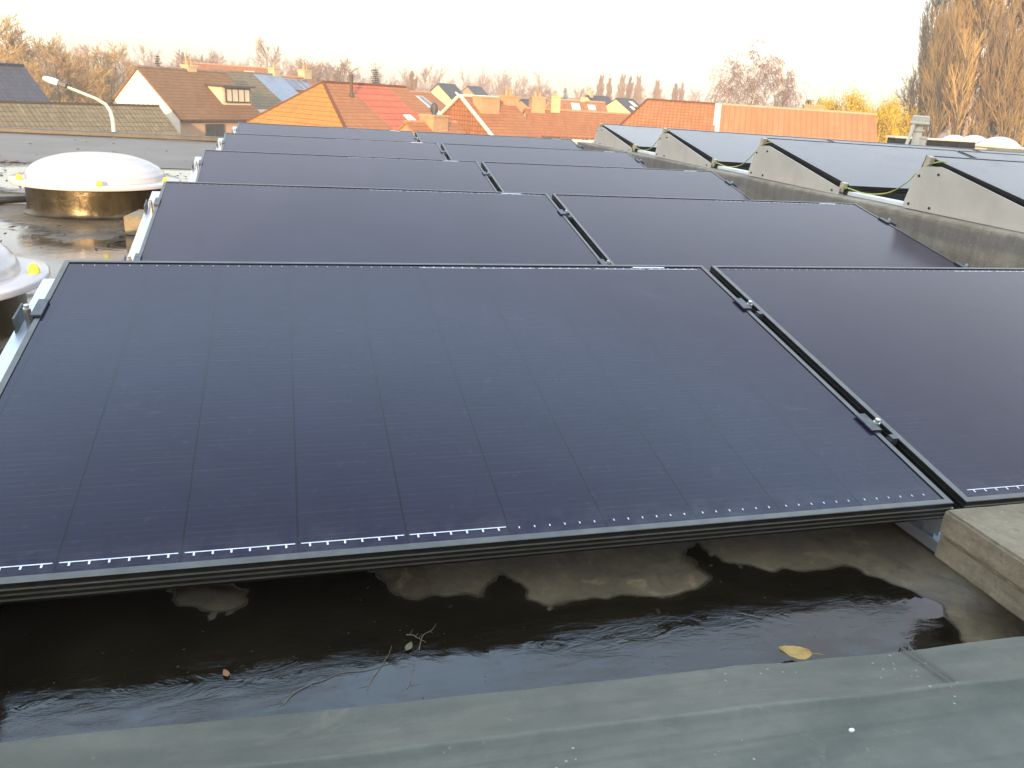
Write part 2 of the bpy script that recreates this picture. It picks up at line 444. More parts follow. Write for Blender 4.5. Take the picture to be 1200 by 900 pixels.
MAT['ridge_orange'] = mottled('ridge_orange', (.40, .17, .07), (.5, .26, .12), 3, .8, 0, .1)
MAT['ridge_pale'] = mottled('ridge_pale', (.42, .22, .12), (.5, .3, .18), 3, .8, 0, .1)
MAT['ridge_brown'] = mottled('ridge_brown', (.16, .10, .06), (.25, .17, .10), 3, .8, 0, .1)
MAT['b_orange'] = brick_mat('orange_brick', (.42, .21, .08), (.48, .27, .11), (.38, .3, .2))
MAT['b_yellow'] = brick_mat('yellow_brick', (.48, .36, .17), (.54, .42, .2), (.45, .4, .3))
MAT['b_red'] = brick_mat('red_brick', (.3, .12, .07), (.36, .16, .09), (.35, .3, .25))
MAT['w_white'] = mottled('white_render', (.70, .62, .46), (.82, .75, .60), 1.2, .85, 0, .2)
MAT['w_peach'] = mottled('peach_render', (.44, .28, .17), (.5, .33, .21), 1.5, .85, 0, .2)
MAT['w_cream'] = mottled('cream_render', (.58, .46, .28), (.66, .54, .34), 1.5, .85, 0, .2)
MAT['w_yellow'] = mottled('yellow_render', (.62, .5, .22), (.68, .56, .27), 1.5, .85, 0, .2)
MAT['trim'] = mottled('pale_trim', (.62, .56, .44), (.72, .66, .53), 4, .6, 0, .1)
MAT['brownwood'] = mottled('brown_wood', (.055, .04, .028), (.08, .06, .04), 8, .6, 0, .1)
MAT['gutter'] = mottled('dark_gutter', (.05, .045, .04), (.08, .07, .06), 8, .5, .3, 0)
MAT['zincroof'] = mottled('zinc_sheet', (.15, .19, .25), (.22, .26, .32), 1.5, .5, .2, .05)
MAT['pane'] = mottled('window_pane', (.03, .035, .04), (.06, .065, .07), 2, .06, 0, 0, spec=.8)
MAT['curtain'] = mottled('curtain', (.5, .43, .3), (.6, .52, .38), 5, .8, 0, 0)
MAT['pv_far'] = mottled('blue_pv', (.03, .04, .075), (.05, .06, .10), 3, .15, 0, 0, spec=.7)
MAT['skyl'] = mottled('rooflight_glass', (.25, .3, .36), (.4, .45, .5), 2, .08, 0, 0, spec=.8)
MAT['lamp_grey'] = mottled('lamp_paint', (.55, .5, .40), (.64, .59, .48), 3, .45, .2, 0)
MAT['lamp_dark'] = mottled('lamp_dark', (.05, .045, .045), (.09, .08, .08), 3, .5, .2, 0)

# ================================================================== SETTING
# ground
g = MB()
n = 64
g.v.append((0, 0, GROUND))
for rr in (150, 2500):
    for i in range(n):
        t = 2 * math.pi * i / n
        g.v.append((rr * math.cos(t), rr * math.sin(t), GROUND))
for i in range(n):
    j = (i + 1) % n
    g.f.append((0, 1 + i, 1 + j)); g.uv.append(None)
    g.f.append((1 + i, 1 + n + i, 1 + n + j, 1 + j)); g.uv.append(None)
MAT['ground'] = mottled('ground', (.05, .055, .025), (.10, .09, .05), .15, .95, 0, 0, c3=(.13, .11, .07))
tag(g.build('ground', MAT['ground']), kind='structure')

# flat roof on its block
DECK_Y1 = 8.62
b = MB(); b.box((-9, -.66, GROUND), (3.45, DECK_Y1, 0))
tag(b.build('flat_roof', MAT['deck']), kind='structure')
b = MB(); b.box((-14, -16, GROUND), (30, -.664, -.45))
tag(b.build('lower_flat_roof', MAT['deck_dry']), kind='structure')
# drier grey sheet towards the far edge of the roof
b = MB()
pts = []
N = 60
for i in range(N + 1):
    x = -8.9 + (3.4 + 8.9) * i / N
    y = 5.75 + .10 * math.sin(x * 3.1) + .16 * noise.noise(Vector((x * 1.3, 2.2, 0))) + .05 * noise.noise(Vector((x * 7, .2, 0))) + (x + 1) * .12
    pts.append((x, y))
k = len(b.v)
for x, y in pts: b.v += [(x, y, .004), (x, DECK_Y1 - .08, .004)]
for i in range(N):
    b.f.append((2 * i, 2 * i + 2, 2 * i + 3, 2 * i + 1)); b.uv.append(None)
tag(b.build('dry_roof_surface', MAT['deck_dry']), kind='structure')

def blob_sheet(name, outline, z, m, jag=.006, sub=6, seed=0):
    """flat sheet with an irregular outline"""
    pts = []
    n = len(outline)
    for i in range(n):
        a = Vector((*outline[i], 0)); c = Vector((*outline[(i + 1) % n], 0))
        p = Vector((*outline[i - 1], 0)); e = Vector((*outline[(i + 2) % n], 0))
        for s in range(sub):
            t = s / sub
            q = .5 * ((2 * a) + (-p + c) * t + (2 * p - 5 * a + 4 * c - e) * t * t + (-p + 3 * a - 3 * c + e) * t ** 3)
            q += Vector((noise.noise(q * 31 + Vector((seed, 0, 0))), noise.noise(q * 31 + Vector((0, seed, 9))), 0)) * jag
            pts.append((q.x, q.y, z))
    me = bpy.data.meshes.new(name)
    bm = bmesh.new()
    vs = [bm.verts.new(p) for p in pts]
    f = bm.faces.new(vs)
    if f.normal.z < 0 or f.calc_area() and (f.normal_update() or f.normal.z < 0): f.normal_flip()
    bmesh.ops.triangulate(bm, faces=[f])
    bm.to_mesh(me); bm.free()
    me.materials.append(m)
    o = bpy.data.objects.new(name, me); COL.objects.link(o)
    return o
def seg_dist(p, poly):
    """signed distance to a closed polygon, positive inside"""
    best = 1e9; ins = False; x, y = p; n = len(poly)
    for i in range(n):
        ax, ay = poly[i]; bx, by = poly[(i + 1) % n]
        dx, dy = bx - ax, by - ay; L2 = dx * dx + dy * dy
        t = 0 if L2 < 1e-12 else max(0, min(1, ((x - ax) * dx + (y - ay) * dy) / L2))
        d = (x - ax - t * dx) ** 2 + (y - ay - t * dy) ** 2
        if d < best: best = d
        if (ay > y) != (by > y) and x < (bx - ax) * (y - ay) / (by - ay) + ax: ins = not ins
    return math.sqrt(best) * (1 if ins else -1)
def water_film(name, x0, x1, y0, y1, res, field, m, z, margin):
    """sheet of standing water: one grid whose 'depth' attribute says how deep the water is"""
    nx, ny = int((x1 - x0) / res), int((y1 - y0) / res)
    D = [[field(x0 + (x1 - x0) * i / nx, y0 + (y1 - y0) * q / ny) for q in range(ny + 1)] for i in range(nx + 1)]
    vid = {}; V = []; A = []; F = []
    def v(i, q):
        if (i, q) not in vid:
            vid[(i, q)] = len(V); V.append((x0 + (x1 - x0) * i / nx, y0 + (y1 - y0) * q / ny, z)); A.append(D[i][q])
        return vid[(i, q)]
    for i in range(nx):
        for q in range(ny):
            if max(D[i][q], D[i + 1][q], D[i][q + 1], D[i + 1][q + 1]) > -margin:
                F.append((v(i, q), v(i + 1, q), v(i + 1, q + 1), v(i, q + 1)))
    me = bpy.data.meshes.new(name); me.from_pydata(V, [], F)
    at_ = me.attributes.new('depth', 'FLOAT', 'POINT'); at_.data.foreach_set('value', A)
    me.materials.append(m)
    o = bpy.data.objects.new(name, me); COL.objects.link(o)
    return tag(o, kind='structure')
def film_mat(name, deep, shallow, wet, edge, damp, rip, ior=1.45):
    m, nt, b = new_mat(name)
    v = coord(nt)
    a = nt.nodes.new('ShaderNodeAttribute'); a.attribute_name = 'depth'
    jit = mathn(nt, 'MULTIPLY', mathn(nt, 'SUBTRACT', noise_n(nt, 55, 6, .7, v), .5), edge * 1.1)
    d = mathn(nt, 'ADD', a.outputs['Fac'], jit)
    def mr(lo, hi):
        n = nt.nodes.new('ShaderNodeMapRange'); n.interpolation_type = 'SMOOTHSTEP'
        n.inputs[1].default_value = lo; n.inputs[2].default_value = hi
        nt.links.new(d, n.inputs[0]); return n.outputs[0]
    c = mixc(nt, mr(0, edge * 2.5), shallow, deep)
    c = mixc(nt, ramp(nt, noise_n(nt, 7, 7, .68, v, .8), [(.45, (0, 0, 0)), (.75, (.6, .6, .6))]), c, shallow)
    c = mixc(nt, mr(-damp, 0), wet, c)
    nt.links.new(c, b.inputs['Base Color'])
    b.inputs['IOR'].default_value = ior
    rn = nt.nodes.new('ShaderNodeMapRange'); rn.inputs[1].default_value = 0; rn.inputs[2].default_value = 1; rn.inputs[3].default_value = .45; rn.inputs[4].default_value = .02
    nt.links.new(mr(-damp * .4, edge * .5), rn.inputs[0]); nt.links.new(rn.outputs[0], b.inputs['Roughness'])
    big = noise_n(nt, 5, 4, .55, v, 1.0)
    wr = noise_n(nt, 1, 5, .65, coord(nt, 'Object', (13, 34, 20)), 2.2)
    msk = ramp(nt, noise_n(nt, 3.2, 3, .5, v), [(.42, (.12, .12, .12)), (.62, (1, 1, 1))])
    h = mathn(nt, 'ADD', big, mathn(nt, 'MULTIPLY', mathn(nt, 'MULTIPLY', wr, msk), .42))
    bump(nt, b, h, rip, .014)
    tr = nt.nodes.new('ShaderNodeBsdfTransparent'); mx = nt.nodes.new('ShaderNodeMixShader')
    al = mr(-damp, -damp * .15)
    nt.links.new(al, mx.inputs[0]); nt.links.new(tr.outputs[0], mx.inputs[1]); nt.links.new(b.outputs[0], mx.inputs[2])
    nt.links.new(mx.outputs[0], nt.nodes['Material Output'].inputs[0])
    return m
# front puddle: its outline on the roof plane, with a dry island of silt
wpx = [(440, 676), (452, 694), (472, 706), (520, 702), (566, 704), (573, 688), (592, 680), (608, 690), (614, 703), (645, 713), (690, 706), (735, 701),
       (775, 706), (842, 686), (826, 668), (804, 650), (812, 640), (850, 662), (905, 673), (940, 674), (985, 664), (1020, 676), (1060, 694), (1098, 712), (1122, 738), (1140, 770)]
w = [tuple(onz(a, c, 0).xy) for a, c in wpx]
w += [(1.55, -.45), (1.0, -.45), (.4, -.45), (-.2, -.45), (-.9, -.45), (-1.0, 0), (-.8, .25), (0, .30), (.3, .28), (.42, .2)]
isl = [tuple(onz(a, c, 0).xy) for a, c in ((194, 690), (240, 680), (298, 690), (292, 712), (255, 724), (205, 718))]
def front_field(x, y):
    p = Vector((x * 34, y * 34, 0)); q2 = Vector((x * 11, y * 11, 4))
    jx = .010 * noise.noise(p) + .014 * noise.noise(q2) + .005 * noise.noise(p * 3)
    jy = .010 * noise.noise(p + Vector((9, 3, 1))) + .010 * noise.noise(q2 + Vector((2, 7, 1)))
    d = min(seg_dist((x + jx, y + jy), w), -seg_dist((x + jx, y + jy), isl))
    # small silt crumbs breaking the surface near the shore
    k = noise.noise(Vector((x * 60, y * 60, 7)))
    if 0 < d < .06 and k > .45: d -= (k - .45) * .12
    return d
MAT['film'] = film_mat('puddle_water', (.009, .0065, .0035), (.018, .013, .007), (.065, .047, .026), .0045, .009, .17, 1.52)
water_film('puddle', -.75, 1.62, -.32, .26, .0075, front_field, MAT['film'], .004, .03)
# rain water standing on the left part of the roof
def left_field(x, y):
    f_ = .55 * noise.noise(Vector((x * 1.1, y * 1.9, 3.3))) + .28 * noise.noise(Vector((x * 3.2, y * 5.5, 1.7))) + .14 * noise.noise(Vector((x * 9, y * 15, 5.1))) + .06 * noise.noise(Vector((x * 25, y * 40, 2.1)))
    zone = .42 * math.exp(-((y - 5.2) / .45) ** 2) + .38 * math.exp(-((y - 2.25) / .62) ** 2) + .16 * math.exp(-((y - 3.3) / .25) ** 2) - .10
    dd = math.hypot(x + .455, y - 3.67)
    zone -= .5 * math.exp(-((dd - .36) / .16) ** 2)
    if y > 5.6: zone -= (y - 5.6) * 2.2
    return (f_ * .75 + zone) * .14
MAT['film_far'] = film_mat('rain_water', (.05, .043, .034), (.085, .068, .048), (.06, .047, .032), .018, .03, .09, 1.45)
water_film('standing_water', -5.5, .1, 1.0, 6.1, .03, left_field, MAT['film_far'], .006, .035)
# metal lip along the far edge
b = MB()
b.box((-9.02, DECK_Y1 - .07, .006), (3.44, DECK_Y1 + .03, .055))
tag(b.build('roof_edge_trim', MAT['gutter'], bevel=.008), 'low dark metal edge strip along the far side of the flat roof', 'roof edge')

# raised concrete roof on the right
UZ = .272
b = MB()
b.box((3.45, -.66, GROUND), (6.2, 7.35, UZ - .04))
b.box((6.2, -.66, GROUND), (26, 10.5, UZ - .043))
tag(b.build('raised_flat_roof', MAT['deck_dry']), kind='structure')
b = MB(); b.box((3.435, -.655, -.2), (3.70, 7.36, UZ))
b.v = [(x, y, z if z < 0 else .2895 - .0040 * y) for x, y, z in b.v]
tag(b.build('concrete_upstand', MAT['upstand'], bevel=.012), 'weathered concrete upstand wall along the right side of the solar panels', 'wall')

# unseen block added behind the camera to cast shade over the near roof
t = tag(empty('shade_block', (2.5, -9, -.45)), 'plain rendered block added out of view behind the viewer to shade the near roof', 'building')
b = MB(); b.box((-5.05, -3, 0), (7.5, 3, 3.9)); b.build('wall', MAT['w_cream'], t)
b = MB(); b.box((-5.15, -3.1, 3.9), (7.6, 3.1, 4.05)); b.build('roof', MAT['gutter'], t)

# near coping
yaw = R(-2.5)
cp = tag(empty('parapet_coping', (.2, -.329, 0), (0, 0, yaw)), 'worn grey green metal coping on the low parapet nearest the viewer', 'coping')
def coping_piece(x0, x1, dz=0, name='sheet'):
    """bent sheet: back drip, slanted back strip, folded seam, flat top"""
    prof = [(-.02, .02), (-.0, .138 + dz), (-.004, .146 + dz), (-.075, .158 + dz), (-.078, .1635 + dz), (-.084, .1635 + dz), (-.087, .158 + dz), (-.20, .165 + dz), (-.33, .166 + dz), (-.34, .158 + dz), (-.345, .0)]
    mb = MB(); nx = max(2, int((x1 - x0) / .03)); m = len(prof)
    for i in range(nx + 1):
        x = x0 + (x1 - x0) * i / nx
        for q, (y, z) in enumerate(prof):
            wv = .0025 * noise.noise(Vector((x * 5, y * 14, 3))) + .0012 * noise.noise(Vector((x * 17, y * 30, 8)))
            mb.v.append((x, y + wv * .8, z + wv))
    for i in range(nx):
        for q in range(m - 1):
            mb.f.append((i * m + q, (i + 1) * m + q, (i + 1) * m + q + 1, i * m + q + 1)); mb.uv.append(None)
    return mb.build(name, MAT['coping'], cp, smooth=True)
coping_piece(-2.6, 3.22)
b = MB()
for xa, xb in ((.938, .9402), (.9475, .9495)):
    b.face(((xa, .0005, .1465), (xb, .0005, .1465), (xb, -.075, .1608), (xa, -.075, .1608)))
    b.face(((xa, .0005, .1465), (xa, .0045, .06), (xb, .0045, .06), (xb, .0005, .1465)))
b.build('joint_cover', MAT['gutter'], cp)

# ================================================================== SOLAR PANELS
L, W, GAP, TILT, PITCH, SKEW = 1.5645, 1.0, .0266, R(11.64), 1.4985, .0196
def frame_mesh(L, W):
    prof = [(.011, -.006), (.011, 0), (.001, 0), (0, -.001)]
    for z in (-.010, -.019, -.028):
        prof += [(0, z), (-.0026, z - .0002), (-.0026, z - .0010), (0, z - .0022)]
    prof += [(0, -.035), (.014, -.035), (.014, -.033), (.003, -.033), (.003, -.006)]
    mb = MB(); m = len(prof); mb.idx = []
    for cx, cy, sx, sy in ((0, 0, 1, 1), (L, 0, -1, 1), (L, W, -1, -1), (0, W, 1, -1)):
        for d, z in prof: mb.v.append((cx + sx * d, cy + sy * d, z))
    for c in range(4):
        e = (c + 1) % 4
        for q in range(m):
            p = (q + 1) % m
            mb.f.append((c * m + q, e * m + q, e * m + p, c * m + p)); mb.uv.append(None)
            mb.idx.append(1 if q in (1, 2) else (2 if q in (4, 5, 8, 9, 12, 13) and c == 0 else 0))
    return mb
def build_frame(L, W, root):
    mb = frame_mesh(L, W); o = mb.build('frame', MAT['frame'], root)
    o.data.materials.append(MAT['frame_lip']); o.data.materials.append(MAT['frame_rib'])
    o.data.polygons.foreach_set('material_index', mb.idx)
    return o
def ribbon_mesh(L, W, lo=range(0, 5), hi=range(5, 10)):
    mb = MB(); c0 = .024; cw = .1516; z = -.0016
    for c in range(10):
        x0 = c0 + c * cw + .004; x1 = c0 + (c + 1) * cw - .004
        for yb, s, cols in ((.031, -1, lo), (W - .026, 1, hi)):
            if c in cols:
                mb.face(((x0, yb - .0009, z), (x1, yb - .0009, z), (x1, yb + .0009, z), (x0, yb + .0009, z)))
            for k in range(6):
                x = x0 + (x1 - x0) * (k + .5) / 6
                ln = .006 if yb < .5 else .0045
                hw = .0013
                if c not in cols: ln *= .7; hw = .0009
                ya, yc = (yb + s * (.0011), yb + s * (.0011 + ln))
                mb.face(((x - hw, min(ya, yc), z), (x + hw, min(ya, yc), z), (x + hw, max(ya, yc), z), (x - hw, max(ya, yc), z)))
    return mb
def add_clamp(root, x, y, side):
    """side: 0 between two panels, -1 left end, +1 right end"""
    mb = MB()
    if side == 0:
        mb.box((x - .016, y - .028, .0005), (x + .006, y + .028, .004))
        mb.box((x + .002, y - .028, -.03), (x + .006, y + .028, .0005))
        mb.box((x + .009, y - .058, -.012), (x + .022, y - .044, .004))
        mb.box((x + .0062, y - .058, -.030), (x + .0092, y - .044, -.002))
    else:
        s = side
        xs = lambda a: x + s * a
        def bx(a0, a1, y0, y1, z0, z1): mb.box((min(xs(a0), xs(a1)), y0, z0), (max(xs(a0), xs(a1)), y1, z1))
        bx(-.012, .007, y - .035, y + .035, .0005, .0045)
        bx(.003, .007, y - .035, y + .035, -.036, .0005)
        bx(.007, .040, y - .035, y + .035, -.040, -.036)
        bx(.036, .040, y - .035, y + .035, -.036, -.004)
    c = mb.build('clamp', MAT['clamp'], root)
    mb = MB()
    bx_ = x + (.015 if side == 0 else side * .021)
    mb.tube((bx_, y, -.036), (bx_, y, .002), .0075, .0075, 6, True)
    mb.tube((bx_, y, .0022), (bx_, y, .009), .005, .005, 8, True)
    mb.build('bolt', MAT['bolt'], c)
def make_panel(col):
    root = empty('solar_module')
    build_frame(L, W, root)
    mb = MB(); mb.face(((.011, .011, -.0022), (L - .011, .011, -.0022), (L - .011, W - .011, -.0022), (.011, W - .011, -.0022)))
    nf = len(mb.f); rb = ribbon_mesh(L, W); k = len(mb.v)
    mb.v += rb.v; mb.f += [tuple(k + i for i in f_) for f_ in rb.f]; mb.uv += rb.uv
    go = mb.build('glass', MAT['cell'], root); go.data.materials.append(MAT['ribbon'])
    for p_ in go.data.polygons[nf:]: p_.material_index = 1
    mb = MB(); mb.box((.004, .004, -.031), (L - .004, W - .004, -.008)); mb.build('backsheet', MAT['black'], root)
    mb = MB(); mb.box((L - .21, W - .0188, -.0019), (L - .12, W - .0122, -.0014)); mb.build('sticker', MAT['sticker'], root)
    if col == 0:
        for y in (.24, .76):
            add_clamp(root, 0, y, -1); add_clamp(root, L, y, 0)
    else:
        for y in (.24, .76): add_clamp(root, L, y, 1)
    return root
def make_support():
    """triangular aluminium support: origin at the front foot on the roof"""
    root = empty('panel_support')
    T = Matrix.Rotation(TILT, 4, 'X')
    z0 = .10 - .036
    mb = MB(); mb.box((-.022, -.0, -.004), (.022, .985, 0), Matrix.Translation((0, .0, z0)) @ T)
    mb.box((-.022, 0, -.034), (-.019, .985, -.004), Matrix.Translation((0, 0, z0)) @ T)
    mb.box((.019, 0, -.034), (.022, .985, -.004), Matrix.Translation((0, 0, z0)) @ T)
    mb.build('tilted_rail', MAT['alu'], root)
    mb = MB(); mb.box((-.03, -.18, .006), (.03, 1.2, .012)); mb.box((-.03, -.18, .012), (-.026, 1.2, .026)); mb.box((.026, -.18, .012), (.03, 1.2, .026))
    mb.build('base_rail', MAT['alu'], root)
    mb = MB(); mb.box((-.017, .93, .012), (.017, .955, .228)); mb.build('rear_leg', MAT['alu'], root)
    mb = MB(); mb.box((-.017, .02, .012), (.017, .045, .066)); mb.build('front_leg', MAT['alu'], root)
    return root
pl = make_panel(0); pr = make_panel(1); sup = make_support()
ordn = ['front', 'second', 'third', 'fourth', 'last']
for i in range(5):
    x0 = i * SKEW; y0 = i * PITCH
    for c, proto in ((0, pl), (1, pr)):
        o = proto if i == 0 else copy_tree(proto)
        o.location = (x0 + c * (L + GAP), y0, .10); o.rotation_euler = (TILT, 0, 0)
        nm = ['large black solar panel nearest the viewer, left of the dark seam' if c == 0 else 'large black solar panel right of the front seam, cut off by the right picture edge'][0] if i == 0 else \
            'black solar panel of the %s column in the %s row from the front' % (('left', 'right')[c], 'fifth and farthest' if i == 4 else ordn[i])
        tag(o, nm, 'solar panel', 'black solar panels in two tilted columns')
    for q, xx in enumerate((-.022, L + GAP / 2, 2 * L + GAP + .024)):
        s = sup if (i == 0 and q == 0) else copy_tree(sup)
        s.location = (x0 + xx, y0, 0)
        tag(s, 'pale aluminium support under the %s of the %s panel row' % (('left end', 'middle seam', 'right end')[q], ordn[i]), 'panel support', 'aluminium supports under the solar panels')

# pavers
def paver(sx, sy, sz, seed):
    mb = MB()
    rng = random.Random(seed)
    bm = bmesh.new()
    bmesh.ops.create_cube(bm, size=1)
    bmesh.ops.scale(bm, vec=(sx, sy, sz), verts=bm.verts)
    bmesh.ops.bevel(bm, geom=bm.edges[:], offset=.004, segments=2, affect='EDGES')
    bmesh.ops.subdivide_edges(bm, edges=[e for e in bm.edges if e.calc_length() > .03], cuts=14, use_grid_fill=True)
    for v in bm.verts:
        d = noise.noise(v.co * 40 + Vector((seed * 3.1, 0, 0))) * .0016 + noise.noise(v.co * 110 + Vector((0, seed, 0))) * .0009
        v.co += v.co.normalized() * d
    bmesh.ops.translate(bm, vec=(sx / 2, -sy / 2, sz / 2), verts=bm.verts)
    me = bpy.data.meshes.new('concrete_paver'); bm.to_mesh(me); bm.free()
    me.materials.append(MAT['paver'])
    o = bpy.data.objects.new('concrete_paver', me); COL.objects.link(o)
    return o
PAX, PAY = 1.445, -.095
p1 = paver(.3, .30, .042, 1); p1.location = (PAX + .004, PAY + .003, .0635); tag(p1, 'lower of the two stacked beige concrete pavers at the right', 'paver', 'concrete pavers weighing down the panels')
p2 = paver(.3, .30, .042, 2); p2.location = (PAX + .002, PAY + .004, .1055); tag(p2, 'upper of the two stacked beige concrete pavers at the right', 'paver', 'concrete pavers weighing down the panels')
p3 = paver(.22, .22, .085, 3); p3.location = (-.19, 3.15, 0.004); p3.rotation_euler = (0, 0, R(-8)); tag(p3, 'small sunlit beige paver beside the left rail of the second panel row', 'paver', 'concrete pavers weighing down the panels')
p4 = paver(.2, .2, .05, 4); p4.location = (-.080, -.06, .02); p4.rotation_euler = (0, 0, R(4)); tag(p4, 'pale concrete paver cut off at the left picture edge below the front panel', 'paver', 'concrete pavers weighing down the panels')
# steel channel carrying the stack
ch = tag(empty('ballast_tray', (0, 0, 0)), 'grey green folded steel tray carrying the two stacked pavers', 'bracket')
b = MB()
b.box((1.50, -.62, .055), (1.80, -.20, .059)); b.box((1.496, -.62, .055), (1.50, -.20, .072)); b.build('tray', MAT['coping'], ch)
b = MB(); b.box((1.515, -.23, .004), (1.535, -.21, .055)); b.box((1.515, -.6, .004), (1.535, -.58, .055)); b.build('leg', MAT['gutter'], ch)

# ------------------------------------------------------------------ right-hand collectors on grey side plates
PX = 3.50
PW = 1.0
CT = R(12.2)
def make_plate():
    root = empty('side_plate')
    M = Matrix(((0, 0, 1, 0), (1, 0, 0, 0), (0, 1, 0, 0), (0, 0, 0, 1)))    # (y,z,thickness)
    prof = [(0, 0), (0, .036), (.75, .200), (.79, .207), (.90, .200), (.94, .168), (.98, .04), (.982, 0)]
    mb = MB(); mb.prism(prof, 0, .006, M)
    # folded flange along the foot and the back
    mb.box((.0065, 0, 0), (.04, .982, .004))
    mb.build('plate', MAT['plate'], root)
    for y, z in ((.79, .172), (.915, .155), (.945, .022), (.80, .02), (.06, .018)):
        mb = MB(); mb.tube((-.004, y, z), (-.0005, y, z), .0065, .0065, 6, True); mb.tube((-.008, y, z), (-.004, y, z), .0035, .0035, 6, True)
        mb.build('bolt', MAT['gutter'], root)
    return root
def make_collector():
    root = empty('raised_solar_module')
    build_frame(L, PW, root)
    mb = MB(); mb.box((-.003, -.003, -.075), (L + .003, .0, -.036)); mb.box((-.003, 0, -.075), (0, PW, -.036)); mb.build('side_skirt', MAT['clamp'], root)
    mb = MB(); mb.face(((.011, .011, -.0022), (L - .011, .011, -.0022), (L - .011, PW - .011, -.0022), (.011, PW - .011, -.0022)))
    mb.build('glass', MAT['cell2'], root)
    mb = MB(); mb.box((.004, .004, -.031), (L - .004, PW - .004, -.008)); mb.build('backsheet', MAT['black'], root)
    for y in (.025, .945):
        mb = MB(); mb.box((-.028, y - .012, -.025), (.004, y + .02, .006)); mb.box((-.028, y - .012, -.045), (-.016, y + .02, -.025)); mb.build('corner_clamp', MAT['block'], root)
    return root
plate = make_plate(); coll = make_collector()
first_p = first_c = True
names = ['nearest', 'second nearest', 'third nearest', 'farthest']
ROWS = ((1.545, .283, 1.05, 11.9), (3.055, .277, 1.0, 11.4), (4.57, .270, .96, 10.3), (6.055, .263, .84, 8.4))
for r_, (yb, uz, hs, ct) in enumerate(ROWS):
    if first_p: o = plate; first_p = False
    else: o = copy_tree(plate)
    o.location = (PX, yb, uz + .001); o.scale = (1, 1, hs)
    tag(o, 'grey wedge shaped side plate on the concrete upstand, %s of the four' % names[r_], 'side plate', 'grey side plates of the right hand panels')
    for k in range(5 if r_ > 1 else (4 if r_ == 1 else 2)):
        if first_c: c = coll; first_c = False
        else: c = copy_tree(coll, None, () if k == 0 else ('corner_clamp', 'side_skirt'))
        c.location = (PX + .042 + k * (L + .03), yb - .03, uz + .056 - k * (L + .03) * math.sin(R(.55))); c.rotation_euler = (R(ct), R(.55), 0)
        if k == 0: lb = 'sky reflecting solar panel directly behind the %s grey side plate' % names[r_]
        else: lb = 'raised solar panel number %s to the right of the %s grey side plate' % (['one', 'two', 'three', 'four', 'five'][k], names[r_])
        tag(c, lb, 'solar panel', 'raised solar panels on the right roof')
    # intermediate supports standing under the joints
    for k in range(1, 2):
        s = MB(); s.box((0, .1, 0), (.03, .14, .055)); s.box((0, .8, 0), (.03, .84, .19))
b = MB(); b.box((3.545, -.3, UZ + .001), (3.60, 7.2, UZ + .022))
b.v = [(x, y, (.2905 if z < UZ + .01 else .3115) - .0040 * y) for x, y, z in b.v]
tag(b.build('mounting_rail', MAT['white_metal'], bevel=.003), 'long white metal rail lying on the concrete upstand behind the side plates', 'rail')
def cable(pts, r, m, label, name='earth_cable', group=None, cat='cable', n=24):
    P = [Vector(p) for p in pts]; out = []
    for i in range(len(P) - 1):
        a, c = P[i], P[i + 1]; p = P[i - 1] if i else a; e = P[i + 2] if i + 2 < len(P) else c
        for s in range(8):
            t = s / 8
            out.append(.5 * ((2 * a) + (-p + c) * t + (2 * p - 5 * a + 4 * c - e) * t * t + (-p + 3 * a - 3 * c + e) * t ** 3))
    out.append(P[-1])
    mb = MB()
    if name == 'twig':
        mb.path(out, r * 1.25, 6, r * .45)
        for k in range(4, len(out) - 3, 9):
            e = out[k] + Vector((noise.noise(out[k] * 80), noise.noise(out[k] * 60 + Vector((5, 0, 0))), 0)) * .028
            mb.tube(out[k], e, r * .5, r * .2, 4)
    else: mb.path(out, r, 8)
    return tag(mb.build(name, m, smooth=True), label, cat, group)
def earth_mat():
    m, nt, bs = new_mat('earth_wire')
    w_ = nt.nodes.new('ShaderNodeTexWave'); w_.inputs['Scale'].default_value = 40; nt.links.new(coord(nt), w_.inputs[0])
    nt.links.new(ramp(nt, w_.outputs['Fac'], [(.5, (.55, .52, .05)), (.6, (.16, .36, .08))]), bs.inputs['Base Color'])
    bs.inputs['Roughness'].default_value = .4
    return m
MAT['earth'] = earth_mat()
for r_, (yb, UZc, hs, ct) in enumerate(ROWS[:3]):
    yf = yb + 1.51
    cable([(PX + .012, yf + .0, UZc + .045), (PX + .02, yf - .07, UZc + .036), (PX + .022, yf - .22, UZc + .028), (PX + .02, yf - .38, UZc + .055),
           (PX + .015, yf - .50, UZc + .12), (PX + .012, yf - .585, UZc + .19 * hs), (PX + .02, yf - .66, UZc + .222 * hs), (PX + .028, yf - .72, UZc + .232 * hs)],
          .003, MAT['earth'], 'thin yellow green earth wire looping up to the %s grey side plate' % names[r_], group='earth wires between the raised panels')

